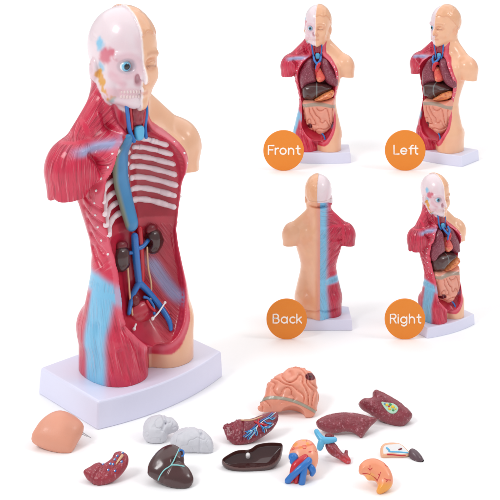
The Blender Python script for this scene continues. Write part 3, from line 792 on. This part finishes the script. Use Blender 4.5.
    V, Q = sphere((-3.4, w(-3, 37) - 2.2, 37), (2.3, 1.8, 2.6)); part("rectum", (V, Q), m_dred, root)
    part("pelvic_vessel", tube([P(.2, 38, 3.4), P(2.2, 36.8, 3.6), P(3.6, 34, 3.8), P(2.6, 31.6, 4.4)], .6), m_blue, root)
    part("pelvic_vessel", tube([P(.9, 36.4, 4.0), P(1.6, 34.4, 4.6), P(3.0, 32.6, 4.8)], .6), m_red, root)
    part("holding_pin", join([tube([P(.6, 30.6, 5.4), P(4, 32.2, 5.8), P(8.2, 34.6, 4.4)], .34), sphere(P(.6, 30.6, 5.4), .75), sphere(P(8.2, 34.6, 4.4), .6)]), m_white, root)
    part("holding_pin", join([tube([P(-9.5, 29.6, 2.0), P(-7.4, 30.4, 2.4)], .4), sphere(P(-9.5, 29.6, 2.0), .7)]), m_white, root)
m_bladder = M("bladder_paint", tuple(srgb(190, 40, 62)), rough=.28, coat=.4, bump=.3, bscale=300)

GRP = "anatomical torso models on white plinths"
# large model
BIGYAW = math.radians(44)
big = empty("torso_model", (-.0919, .8191, 0), BIGYAW)
tag(big, "large anatomical torso on white plinth, organs removed, ribs and kidneys showing in the empty chest", "anatomical model", GRP)
base_model(big)
part("plinth", plinth_mesh(64, 41, 5.0), m_plinth, big, smooth=False)
inner_parts(big)
# small models: one built, the rest copied
def px_x(px, d): return (px - 250) * d / FPX
small = [("front", 317.5, 4.8, 163.8, -3, "small assembled torso facing forward behind the Front disc, organs in place"),
         ("left", 441.5, 4.8, 167.0, -40, "small assembled torso turned to its skin side behind the Left disc"),
         ("back", 318.6, 172.0, 330.6, 180, "small torso seen from the back with blue spine stripe behind the Back disc"),
         ("right", 439.5, 175.2, 338.6, 33, "small assembled torso turned to its red muscle side behind the Right disc")]
proto = None
for key, cx, yt, yb, yaw, lab in small:
    yaw = math.radians(yaw)
    Wp, Dp, Bp = 66, 36, 4.0
    d, u_ = solve(yt, yb, yaw, Wp, Dp, Bp)
    if proto is None:
        root = empty("torso_model", (0, 0, 0)); proto = root
        for o in list(big.children):
            if o.name.split(".")[0] in ("body", "eyeball", "teeth", "larynx", "neck_vein", "neck_artery", "trachea", "rib_stud"):
                c = o.copy(); COL.objects.link(c); c.parent = root
        part("plinth", plinth_mesh(Wp, Dp, Bp), m_plinth, root, smooth=False)
        organs(root)
    else:
        root = empty("torso_model", (0, 0, 0))
        for o in list(proto.children):
            c = o.copy(); COL.objects.link(c); c.parent = root
    root.location = (px_x(cx, d), d, 0); root.rotation_euler = (0, 0, yaw); root.scale = (u_ / U,) * 3
    tag(root, lab, "anatomical model", GRP)

# ------------------------------------------------------------------ caption badges, flat graphics built as standing orange discs with lettering
def arc(cx, cy, r, a0, a1, n=14): return [(cx + r * math.cos(math.radians(a)), cy + r * math.sin(math.radians(a))) for a in np.linspace(a0, a1, n)]
def LBc(cx, cy, rx, ry, a0, a1, n=10): return [(cx + rx * math.cos(math.radians(a)), cy + ry * math.sin(math.radians(a))) for a in np.linspace(a0, a1, n)]
nn = [(0, .36)] + arc(.29, .39, .29, 180, 0) + [(.58, 0)]
GL = {'F': ([[(0, 0), (0, 1), (.62, 1)], [(0, .5), (.5, .5)]], .80),
      'r': ([[(0, 0), (0, .68)], [(0, .36)] + arc(.30, .38, .30, 180, 80)], .56),
      'o': ([arc(.34, .34, .34, 0, 360, 28)], .98), 'n': ([[(0, 0), (0, .68)], nn], .88),
      't': ([[(.2, .96), (.2, .22)] + arc(.4, .2, .2, 180, 280, 8), [(0, .66), (.44, .66)]], .60),
      'L': ([[(0, 1), (0, 0), (.58, 0)]], .80), 'e': ([[(.02, .34), (.67, .34)] + arc(.34, .34, .34, 0, 318, 26)], .96),
      'f': ([arc(.42, .78, .22, 80, 180, 8) + [(.2, 0)], [(0, .66), (.42, .66)]], .56),
      'B': ([[(0, .53), (0, 1), (.36, 1)] + LBc(.36, .765, .23, .235, 90, -90) + [(0, .53)], [(0, .53), (.4, .53)] + LBc(.4, .265, .27, .265, 90, -90) + [(0, 0), (0, .53)]], .94),
      'a': ([arc(.34, .34, .34, 0, 360, 28), [(.68, .68), (.68, 0)]], 1.0), 'c': ([arc(.34, .34, .34, 48, 312, 22)], .80),
      'k': ([[(0, 0), (0, 1)], [(.5, .68), (.02, .27)], [(.2, .42), (.54, 0)]], .70),
      'R': ([[(0, 0), (0, 1), (.38, 1)] + LBc(.38, .76, .25, .24, 90, -90) + [(0, .52)], [(.32, .52), (.64, 0)]], .90),
      'i': ([[(0, 0), (0, .68)], [(0, .93), (0, .935)]], .30),
      'g': ([arc(.34, .34, .34, 0, 360, 28), [(.68, .68), (.68, -.02)] + arc(.36, -.02, .32, 0, -140, 12)], 1.0),
      'h': ([[(0, 0), (0, 1)], nn], .88)}
def word_mesh(w, cap_h, depth):
    parts = []; x0 = 0; sr = .082
    tot = sum(GL[c][1] for c in w) - .3
    for c in w:
        for st_ in GL[c][0]:
            pts = [((x0 + a - tot / 2) * cap_h, 0, (b - .42) * cap_h) for a, b in st_]
            parts.append(tube(pts, sr * cap_h, 12, 0, flat=(1, depth / (sr * cap_h))))
        x0 += GL[c][1]
    return join(parts)
def disc_mesh(R_, th):
    n = 96; V = []; Q = []
    for r_, yy in ((R_ - th * .25, -th / 2), (R_, -th / 4), (R_, th / 4), (R_ - th * .25, th / 2)):
        for k in range(n):
            a = 2 * math.pi * k / n; V.append((r_ * math.cos(a), yy, R_ + r_ * math.sin(a)))
    for j in range(3):
        for k in range(n):
            k2 = (k + 1) % n; Q.append([j * n + k, j * n + k2, (j + 1) * n + k2, (j + 1) * n + k])
    Q.append([k for k in range(n)][::-1] if False else list(range(n))); Q.append([3 * n + k for k in range(n)][::-1])
    return np.array(V), Q
for word, cx, cy in (("Front", 283.6, 150.4), ("Left", 405.2, 150.3), ("Back", 286.7, 318.9), ("Right", 404.9, 318.9)):
    rp = 20.3; d = FPX * HC / (cy + rp - YH); R_ = rp * d / FPX
    s = empty("caption_badge", (px_x(cx, d), d, 0)); tag(s, "orange caption badge reading %s, built as a disc before a small torso" % word, "graphic", "orange round caption badges with white words")
    V, Q = disc_mesh(R_, .0016)
    mesh_obj("badge_board", V, Q, m_orange, s, smooth=False)
    V, Q = word_mesh(word, 8.6 * d / FPX, .0004); V[:, 2] += R_; V[:, 1] -= .0009
    mesh_obj("lettering", V, Q, m_letter, s)

# ------------------------------------------------------------------ loose organs on the table
class Organ:
    """frame for one loose piece: outline in photo pixels laid on a plane tilted tau degrees from the table"""
    def __init__(s, name, label, cat, pts, T, R, tau=40, h=.5, crop=None, extra=None, mat=None, paint=None, lift=0.0, smoothing=2, part_name="body", back=None, single=True):
        ox, oy, sc = crop; P = np.array([(ox + a / sc, oy + b / sc) for a, b in pts])
        s.crop = crop
        cx = (P[:, 0].min() + P[:, 0].max()) / 2; cy = (P[:, 1].min() + P[:, 1].max()) / 2
        s.c = (cx, cy)
        e = math.atan((cy - YH) / FPX); s.tau = t = math.radians(tau)
        s.vs = math.sin(t) + math.cos(t) * math.tan(e); s.ws = math.cos(t) - math.sin(t) * math.tan(e)
        poly = np.stack([P[:, 0] - cx, -(P[:, 1] - cy) / s.vs], 1)
        vb = -poly[:, 1].min()
        s.Z0 = vb * math.sin(t) + lift
        s.d0 = FPX * HC / (cy + s.Z0 - YH)          # Z0 in px: f*(H - Z0*d/f)/d = cy - yh
        s.k = s.d0 / FPX
        clip = lambda u_, v_, w_: -(v_ * math.sin(t) + w_ * math.cos(t) + s.Z0)
        s.p = Puff(poly, T, R, h, extra=extra, clip=clip, smoothing=smoothing)
        loc = (px_x(cx, s.d0), s.d0, 0)
        s.root = empty(name, loc); tag(s.root, label, cat)
        c = paint(s, s.p.V) if paint else None
        s.obj = mesh_obj(part_name, s.world(s.p.V), s.p.Q, mat, s.root, col=c)
    def world(s, A):
        A = np.asarray(A, float); st, ct = math.sin(s.tau), math.cos(s.tau)
        return np.stack([A[:, 0], A[:, 1] * ct - A[:, 2] * st, A[:, 1] * st + A[:, 2] * ct + s.Z0], 1) * s.k
    def uv(s, a, b):
        ox, oy, sc = s.crop; return (ox + a / sc - s.c[0]), -(oy + b / sc - s.c[1]) / s.vs
    def on(s, a, b, up=0.0):
        """a point of the front surface that shows at crop pixel (a, b)"""
        u_, v_ = s.uv(a, b); w_ = 0
        for _ in range(8):
            vv = v_ - w_ * s.ws / s.vs; w_ = s.p.front(u_, vv) * .6 + w_ * .4
        return (u_, v_ - w_ * s.ws / s.vs, w_ + up)
    def line(s, name, pts, r, mat, up=.2, n=8, sub=5):
        r = r if np.isscalar(r) else list(r)
        V, Q = tube([s.on(a, b, up) for a, b in pts], r, n, sub)
        return mesh_obj(name, s.world(V), Q, mat, s.root)
    def lines(s, name, many, r, mat, up=.2):
        V, Q = join([tube([s.on(a, b, up) for a, b in pts], r, 8, 5) for pts in many])
        return mesh_obj(name, s.world(V), Q, mat, s.root)
    def raw(s, name, vq, mat, col=None):
        return mesh_obj(name, s.world(vq[0]), vq[1], mat, s.root, col=col)
    def seg(s, V):
        """crop-pixel coordinates at which each mesh point shows"""
        ox, oy, sc = s.crop
        px = V[:, 0] + s.c[0]; py = s.c[1] - V[:, 1] * s.vs - V[:, 2] * s.ws
        return (px - ox) * sc, (py - oy) * sc
def flat_paint(c, var=.06, sc=.15):
    return lambda s, V: np.tile(c, (len(V), 1)) * (1 + var * noise(*V.T, sc)[:, None])
lump = lambda a, sc, off=0: (lambda F_, u_, v_, w_, d_: F_ + a * noise(u_, v_, w_, sc, off))

# skull cap
CA = (20, 400, 4.545)
o = Organ("skull_cap", "skin coloured plastic skull cap with a steel pin, lying before the big plinth", "model part",
          [(56, 168), (66, 136), (88, 98), (120, 68), (158, 52), (200, 56), (246, 78), (280, 108), (287, 128), (281, 158), (266, 190), (250, 228), (236, 240), (200, 240), (150, 228), (100, 210), (66, 192)],
          13, 24, tau=38, crop=CA, mat=m_skin, paint=flat_paint(srgb(222, 154, 128), .04, .08), extra=lump(.3, .08), part_name="shell")
e_ = o.uv(280, 140); f_ = o.uv(325, 170)
o.raw("pin", tube([(e_[0] - 1, e_[1], -1), (f_[0], f_[1], -1)], .38, 8, 0), m_metal)
e_ = o.uv(276, 148); f_ = o.uv(308, 164); o.raw("pin", tube([(e_[0] - 1, e_[1], -1), (f_[0], f_[1], -1)], .3, 8, 0), m_metal)
# small lung piece with dots
o = Organ("lung_section", "smallest red lung piece with blue and white dots and a bronchus stub", "model part",
          [(290, 330), (320, 302), (355, 284), (378, 290), (410, 268), (425, 240), (455, 234), (485, 252), (490, 290), (470, 330), (430, 368), (370, 388), (325, 372)],
          5, 6, tau=42, h=.4, crop=CA, mat=m_lung, paint=flat_paint(srgb(150, 38, 54), .15, .3),
          extra=lambda F_, u_, v_, w_, d_: F_ + .5 * noise(u_, v_, w_, .35) * (u_ < -3) + .8 * np.exp(-((u_ + 5 - .5 * v_) / 1.0) ** 2))
for k, (a, b) in enumerate([(378, 294), (405, 318), (436, 322), (412, 290), (430, 270), (462, 280), (440, 254), (462, 240), (424, 292)]):
    q = o.on(a, b, .1); o.raw("vessel_dot", sphere(q, (1.25, 1.25, .45), 12, 8), m_blue)
    q = o.on(a - 3, b, .55); o.raw("vessel_dot", sphere(q, (.65, .65, .3), 10, 6), m_white)
o.line("bronchus", [(438, 292), (450, 272), (462, 254)], [.6, 1.2, 1.5], m_cream, .5)
# brain halves
def sulci(s_, dep, off):
    def f(F_, u_, v_, w_, d_):
        r = ridged(u_ + 1.2 * noise(u_, v_, w_, .2, 9), v_, w_, s_, off)
        return F_ + dep * (1 - np.clip(r / .12, 0, 1)) ** 2 + .25 * noise(u_, v_, w_, .3)
    return f
CB = (130, 400, 5.0)
def brain_extra(groove, base):
    def f(F_, u_, v_, w_, d_):
        F_ = base(F_, u_, v_, w_, d_)
        for a, b, wd, dp in groove:
            ax, ay = a; bx, by = b
            t = np.clip(((u_ - ax) * (bx - ax) + (v_ - ay) * (by - ay)) / ((bx - ax) ** 2 + (by - ay) ** 2), 0, 1)
            q = np.sqrt((u_ - ax - t * (bx - ax)) ** 2 + (v_ - ay - t * (by - ay)) ** 2)
            F_ = F_ + dp * np.exp(-(q / wd) ** 2)
        return F_
    return f
Organ("brain_half", "rounder white brain half lying behind the dark liver, nearer the plinth", "model part",
      [(65, 150), (70, 117), (90, 90), (130, 76), (165, 76), (185, 88), (205, 88), (230, 108), (242, 135), (235, 155), (205, 165), (187, 175), (185, 195), (165, 213), (125, 218), (85, 205), (68, 180)],
      9.5, 11, tau=45, h=.42, crop=CB, mat=m_brain, extra=brain_extra([((-1, 17), (5, 4), 1.5, 1.9), ((5, 4), (2, -3), 1.3, 1.4), ((8, 10), (15, 8), .8, .7)], sulci(.16, .7, 3)))
Organ("brain_half", "longer arched white brain half touching the dark liver", "model part",
      [(203, 215), (215, 174), (250, 146), (300, 138), (350, 146), (390, 174), (412, 205), (418, 250), (400, 265), (350, 265), (320, 262), (270, 262), (235, 245)],
      10, 11, tau=45, h=.42, crop=CB, mat=m_brain, extra=brain_extra([((3, 15), (9, 4), 1.3, 1.7), ((9, 4), (8, -14), 1.3, 1.3), ((-12, 8), (-4, 11), .9, .7)], sulci(.16, .7, 14)))
# dark liver with teal lines
def liv_paint(s, V):
    c = np.tile(srgb(70, 38, 38), (len(V), 1)) * (1 + .12 * noise(*V.T, .12)[:, None]); return c
o = Organ("liver", "shiny dark brown liver with pale teal lines and a blue ring", "model part",
          [(90, 340), (100, 305), (130, 262), (165, 234), (205, 222), (240, 236), (265, 262), (268, 290), (274, 322), (300, 350), (320, 395), (305, 430), (265, 442), (210, 435), (150, 410), (95, 375)],
          9.5, 12, tau=42, crop=CB, mat=m_dark, paint=liv_paint,
          extra=brain_extra([((3, 3), (13, 2), 2.2, 1.4), ((3, 3), (-9, -19), 1.4, .7)], lump(.3, .15)))
o.lines("ligament", [[(243, 244), (228, 284), (208, 326), (176, 350), (156, 378), (146, 400)], [(208, 326), (240, 326), (272, 332)]], .6, m_teal, .3)
V, Q = [], []
q = np.array(o.on(255, 266, .3)); o.raw("vein_ring", tube([q + np.array([2.5 * math.cos(a), 3.0 * math.sin(a), -.25 * math.cos(a)]) for a in np.linspace(0, 2 * math.pi, 16)], .8, 8, 2), m_blue)
# lung with branching vessels
CD = (210, 350, 3.85)
def lungv(s, V):
    a, b = s.seg(V)
    c = np.tile(srgb(132, 34, 52), (len(V), 1)) * (1 + .18 * noise(*V.T, .35)[:, None])
    return mixc(c, sstep(120, 130, a) * band(np.abs(b - 300), 40, 12) * .3, srgb(100, 30, 50))
def lungrough(cut):
    def f(F_, u_, v_, w_, d_):
        return F_ + np.where(u_ < cut, .9 * noise(u_, v_, w_, .42), .15 * noise(u_, v_, w_, .3)) + .9 * np.exp(-((u_ - cut) / 1.0) ** 2)
    return f
o = Organ("lung", "red lung opened to show branching blue and white vessels, beside the brown bowl", "model part",
          [(52, 304), (55, 288), (80, 282), (110, 268), (150, 268), (200, 250), (245, 237), (262, 244), (262, 270), (240, 305), (200, 335), (150, 358), (105, 365), (70, 345)],
          6.5, 9, tau=42, crop=CD, mat=m_lung, paint=lungv, extra=lungrough(-8))
BR = [[(190, 285), (175, 300), (160, 312), (142, 318)], [(175, 300), (168, 320), (155, 335), (150, 345)], [(160, 312), (150, 325), (135, 336)], [(190, 285), (205, 300), (210, 318)], [(205, 300), (225, 300), (238, 290)],
      [(190, 285), (208, 272), (228, 262), (246, 245)], [(228, 262), (240, 268), (250, 262)], [(208, 272), (222, 284), (240, 282)], [(175, 300), (182, 318), (180, 330)]]
o.lines("vessel_branches", BR, .45, m_lblue, .35)
o.lines("vessel_branches", [[(a + 7, b - 5) for a, b in l] for l in BR[:6]], .33, m_white, .3)
o.lines("vein_branches", [[(a - 6, b - 3) for a, b in l] for l in BR], .5, m_blue, .25)
o.lines("artery_branches", [[(188, 268), (185, 285), (192, 296)], [(172, 276), (186, 284), (214, 290)]], .9, m_red, .5)
o.line("bronchus", [(120, 270), (160, 270), (200, 256)], .8, m_cream, -.1)
# dark bowl-like liver shell
def bowl(F_, u_, v_, w_, d_):
    inn = smax(d_ + 1.5, -(w_ + 5.2 * sstep(1, -11, d_ + .0 * u_)), 1.5)
    inn = np.maximum(inn, -(v_ * .5 + w_ * .866 + 7.1) + 1.4)
    return smax(F_, -inn, .5)
def bowlp(s, V):
    c = np.tile(srgb(66, 34, 34), (len(V), 1)); dd = s.p.d(V[:, 0], V[:, 1])
    return mixc(c, band(np.abs(dd + 1.2), .5, .6) * (V[:, 2] > 0) * .35, srgb(120, 74, 66))
o = Organ("liver_shell", "dark brown hollow liver shell open at the top with a white peg inside", "model part",
          [(45, 430), (70, 408), (105, 392), (150, 388), (180, 370), (220, 362), (262, 362), (281, 368), (280, 390), (268, 425), (235, 455), (180, 465), (110, 467), (65, 455)],
          6.5, 4.5, tau=30, crop=CD, h=.42, mat=m_dark, paint=bowlp, extra=bowl, part_name="shell")
q = np.array(o.on(146, 410, 0)); o.raw("peg", tube([q, q + np.array([0, 0, 2.5])], 2.3, 16, 0), m_white)
# intestines
def gutr(a, b):
    z0 = a * 0 + b * 0
    return np.abs(np.sin(math.pi * (.10 * a + .05 * b + 1.7 * noise(a, b, z0, .075, 6) + .55 * noise(a, b, z0, .15, 3))))
def gutx(F_, u_, v_, w_, d_):
    wob = noise(u_, v_, w_ * 0, .09, 4)
    vv = v_ + 3 * wob
    up = sstep(-14, -9, v_ - .012 * (u_ - 3) ** 2 * -1)
    r = gutr(u_, v_)
    F_ = F_ + up * (2.4 * (1 - r ** .4) - .7)
    F_ = smax(F_, -ell(u_, v_, w_, (3, -23, 0), (13, 9, 16)), 1.5)
    return F_ + .2 * noise(u_, v_, w_, .3)
def gutp(s, V):
    a, b = s.seg(V)
    c = np.tile(srgb(230, 150, 124), (len(V), 1)) * (1 + .04 * noise(*V.T, .2)[:, None])
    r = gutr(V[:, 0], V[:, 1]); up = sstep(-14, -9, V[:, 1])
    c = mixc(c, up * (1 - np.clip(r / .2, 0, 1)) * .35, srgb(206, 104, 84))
    bl_ = 183 + np.clip(a - 240, 0, None) ** 2 * .0021 + np.clip(240 - a, 0, None) ** 2 * .006
    c = mixc(c, band(np.abs(b - bl_), 5.5, 1.5) * (V[:, 2] > -2), srgb(164, 158, 140)); c = mixc(c, band(np.abs(np.abs(b - bl_) - 6.5), .6, 1.2) * (V[:, 2] > -2) * .5, srgb(150, 84, 70))
    hq = np.sqrt(((a - 388) / 24) ** 2 + ((b - 102) / 17) ** 2)
    c = mixc(c, band(hq, .82, .15), srgb(110, 24, 34)); c = mixc(c, band(hq, .2, .2), srgb(60, 12, 20))
    return c
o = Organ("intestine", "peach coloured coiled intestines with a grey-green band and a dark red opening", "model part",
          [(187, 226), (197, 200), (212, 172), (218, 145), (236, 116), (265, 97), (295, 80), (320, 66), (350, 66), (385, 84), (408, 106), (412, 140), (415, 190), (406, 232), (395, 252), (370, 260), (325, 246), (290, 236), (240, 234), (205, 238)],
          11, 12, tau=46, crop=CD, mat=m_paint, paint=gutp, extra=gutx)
q = np.array(o.on(388, 103, .2)); 
o.raw("opening_rim", tube([q + np.array([5.2 * math.cos(a), 5.6 * math.sin(a), -.8 * math.sin(a) - .9 * math.cos(a)]) for a in np.linspace(0, 2 * math.pi, 20)], .8, 8, 2), m_paint, col=None) if False else None
# heart
CH = (280, 400, 5.0)
def heartp(s, V):
    a, b = s.seg(V)
    c = np.tile(srgb(238, 158, 126), (len(V), 1))
    c = mixc(c, band(ridged(V[:, 0], V[:, 1] * 1.2, V[:, 2], .17, 8), .02, .05) * (b < 262), srgb(206, 40, 44))
    c = mixc(c, sstep(.25, .5, noise(V[:, 0], V[:, 1], V[:, 2], .25, 5)) * (b < 252) * .7, srgb(240, 160, 50))
    c = mixc(c, band(np.abs(b - 232 + .25 * (a - 120)), 3, 4) * (a < 190) * .5, srgb(220, 70, 60)); return c
o = Organ("heart", "orange pink heart with thick red and blue vessels at its lower end", "model part",
          [(48, 285), (50, 258), (64, 228), (85, 206), (120, 198), (155, 204), (180, 232), (190, 270), (188, 310), (172, 345), (140, 372), (95, 368), (58, 330)],
          9, 11, tau=46, h=.42, crop=CH, mat=m_paint, paint=heartp, extra=lump(.3, .2), lift=5.0)
htf = 1.06
def htube(name, pts, r, mat): 
    V, Q = tube([(*o.uv(a, b), w_) for a, b, w_ in pts], list(np.array(r) * htf), 14, 7); V = o.world(V); V[:, 2] = np.maximum(V[:, 2], .0002); mesh_obj(name, V, Q, mat, o.root)
htube("aorta", [(125, 300, 7), (100, 322, 8.5), (72, 345, 8), (58, 385, 4), (52, 400, 2)], [3.4, 3.8, 3.6, 3.0, 2.6], m_red)
htube("superior_vein", [(60, 296, 7), (70, 300, 8), (62, 318, 7)], [3.6, 3.8, 3.0], m_blue)
htube("pulmonary_artery", [(140, 318, 8), (112, 345, 10), (78, 370, 8), (48, 395, 4), (36, 405, 1.5)], [3.6, 3.4, 3.2, 3.0, 3.0], m_blue)
htube("pulmonary_artery", [(118, 345, 9.5), (112, 380, 6.5), (104, 420, 1.5)], [3.2, 3.2, 3.2], m_blue)
htube("aortic_branch", [(84, 372, 4), (78, 400, 2), (76, 416, 0)], [2.6, 2.4, 2.2], m_red)
htube("coronary_vein", [(150, 345, 6), (160, 358, 4), (156, 372, 2)], [3, 3.2, 2.2], m_blue)
# throat piece
htf = 1.08
def tp(s, V):
    a, b = s.seg(V); c = np.tile(srgb(140, 44, 54), (len(V), 1)) * (1 + .15 * noise(*V.T, .3)[:, None]); return mixc(c, sstep(270, 310, b + .2 * (a - 300)), srgb(196, 40, 50))
o = Organ("esophagus", "dark red gullet piece with a light blue forked windpipe on top", "model part",
          [(228, 225), (240, 205), (262, 205), (282, 222), (300, 248), (318, 268), (326, 252), (340, 254), (340, 276), (352, 298), (350, 314), (334, 320), (312, 308), (285, 292), (255, 275), (235, 250)],
          4.6, 5, tau=46, h=.36, crop=CH, mat=m_lungs, paint=tp, extra=lump(.2, .3))
htube("windpipe", [(186, 164, 4), (196, 182, 4), (214, 206, 5), (240, 210, 5.4), (275, 204, 4)], [2.4, 2.7, 3.1, 2.9, 2.4], m_lblue)
htube("windpipe", [(214, 204, 5), (206, 224, 3.6), (200, 240, 2)], [3.1, 3.3, 3.0], m_lblue)
htube("gullet_end", [(240, 184, 2), (258, 186, 2.5), (262, 196, 2.5)], [2.4, 2.8, 2.4], m_dred)
# lung shells
CE = (305, 360, 4.167)
def lungsh(F_, u_, v_, w_, d_): return F_ + .22 * noise(u_, v_, w_, .3) + .16 * noise(u_, v_, w_, .8)
o = Organ("lung", "plain dark red curved lung shell with a pointed lower corner", "model part",
      [(182, 112), (200, 94), (240, 76), (300, 64), (360, 64), (410, 72), (450, 84), (490, 97), (452, 132), (424, 165), (402, 190), (384, 176), (360, 160), (320, 156), (270, 165), (220, 155), (190, 137)],
      5.5, 7, tau=40, crop=CH, h=.42, mat=m_lung, paint=flat_paint(srgb(134, 48, 60), .12, .25), extra=lungsh, part_name="shell")
o = Organ("lung", "dark red lung with a teardrop cut showing yellow and green patches", "model part",
          [(225, 182), (245, 163), (282, 158), (288, 136), (305, 126), (355, 150), (405, 185), (438, 218), (440, 240), (400, 275), (360, 270), (310, 250), (270, 225), (237, 204)],
          8, 8, tau=42, crop=CE, h=.42, mat=m_lung, paint=flat_paint(srgb(132, 44, 58), .12, .25), extra=lungsh, part_name="shell")
tear = crom([o.on(a, b, 0)[:2] for a, b in [(316, 176), (335, 178), (366, 182), (384, 200), (372, 220), (350, 222), (330, 204)]], 5, True)
def decal(o, poly, name, mat, up, shrink=1.0, n=7):
    c = poly.mean(0); V = []; Q = []
    m_ = len(poly)
    for r_ in range(n + 1):
        t = shrink * r_ / n
        for p_ in poly:
            q_ = c + (p_ - c) * t; V.append((q_[0], q_[1], o.p.front(*q_) + up))
    for r_ in range(n + 1):
        pass
    for r_ in range(n):
        for k in range(m_):
            k2 = (k + 1) % m_; Q.append([r_ * m_ + k, (r_ + 1) * m_ + k, (r_ + 1) * m_ + k2, r_ * m_ + k2])
    b0 = len(V); V += [(v_[0], v_[1], v_[2] - .8) for v_ in V[n * m_:(n + 1) * m_]]
    for k in range(m_):
        k2 = (k + 1) % m_; Q.append([n * m_ + k, b0 + k, b0 + k2, n * m_ + k2])
    return o.raw(name, (np.array(V), Q), mat)
m_pgreen = M("pale_green_paint", tuple(srgb(176, 214, 190)), rough=.4); m_yel = M("yellow_paint", tuple(srgb(232, 196, 50)), rough=.4); m_grn = M("green_paint", tuple(srgb(70, 150, 84)), rough=.4)
decal(o, tear, "cut_surface", m_pgreen, .35)
for a, b, mt, r_ in ((338, 188, m_yel, 1.3), (352, 186, m_grn, 1.2), (362, 196, m_yel, 1.5), (348, 204, m_yel, 1.3), (362, 210, m_grn, 1.0), (346, 194, m_red, .8), (372, 204, m_yel, .9), (330, 184, m_blue, .7)):
    o.raw("cut_patch", sphere(o.on(a, b, .6), (r_ * 1.2, r_, .45), 12, 6), mt)
# stomach
CF = (340, 420, 5.0)
def stp(s, V):
    a, b = s.seg(V); c = np.tile(srgb(238, 150, 112), (len(V), 1)) * (1 + .05 * noise(*V.T, .2)[:, None])
    c = mixc(c, sstep(300, 335, b), srgb(240, 160, 60))
    return mixc(c, band(np.hypot(a - 150, b - 290), 18, 14) * .7, srgb(240, 170, 80))
o = Organ("stomach", "curved orange stomach with thin red veins, nearest the table's front right", "model part",
          [(96, 250), (105, 222), (140, 198), (180, 193), (220, 210), (250, 243), (264, 290), (255, 330), (225, 355), (192, 371), (176, 355), (184, 325), (178, 306), (160, 302), (138, 300), (118, 275), (100, 268)],
          7.5, 8, tau=44, h=.42, crop=CF, mat=m_paint, paint=stp, extra=lump(.25, .2))
o.lines("vein", [[(112, 268), (140, 270), (165, 284), (184, 306)], [(150, 228), (148, 250), (150, 270)], [(148, 250), (138, 240)], [(150, 250), (160, 240)], [(200, 262), (192, 282), (184, 300)], [(196, 276), (188, 270)], [(248, 300), (228, 298), (218, 292)], [(232, 300), (224, 308)],
                 [(222, 214), (228, 226), (238, 234)]], .32, m_red, .05)
# pancreas and spleen piece
def pcp(s, V):
    c = np.tile(srgb(232, 178, 142), (len(V), 1)); dd = s.p.d(V[:, 0], V[:, 1])
    return mixc(c, band(dd + 3.2 - 1.4 * sstep(-4, 6, V[:, 0]), 0, .5) * (V[:, 2] > .3), srgb(232, 230, 230))
o = Organ("pancreas_section", "flat cream and white piece with blue and red lines joined to a dark spleen", "model part",
          [(200, 178), (205, 137), (232, 117), (290, 116), (320, 132), (342, 158), (350, 172), (320, 184), (255, 186), (215, 190)],
          2.6, 2.4, tau=34, h=.34, crop=CF, mat=m_paint, paint=pcp)
o.line("blue_duct", [(234, 140), (244, 150), (246, 158), (290, 160), (336, 164)], [.9, 1.0, .7, .7, .6], m_lblue, .1)
o.line("red_duct", [(234, 172), (262, 174), (300, 178), (322, 178)], [.8, .6, .6, .5], m_red, .1)
o.line("red_duct", [(294, 148), (306, 144)], .8, m_dred, .1)
q = np.array(o.uv(374, 188)); 
V, Q = sphere((0, 0, 0), (5.2, 9.5, 5.0), 26, 18)
V = V + .6 * noise(*V.T, .2)[:, None] * V / 6
th = math.radians(35); V = V @ np.array([[math.cos(th), math.sin(th), 0], [-math.sin(th), math.cos(th), 0], [0, 0, 1]])
V = V + np.array([q[0], q[1], 1.0]); Vw = o.world(V); Vw[:, 2] = np.maximum(Vw[:, 2], .0002)
mesh_obj("spleen", Vw, Q, m_spleen if 'm_spleen' in globals() else M("spleen_paint", tuple(srgb(92, 70, 78)), rough=.35, coat=.2, bump=.2, bscale=300), o.root)
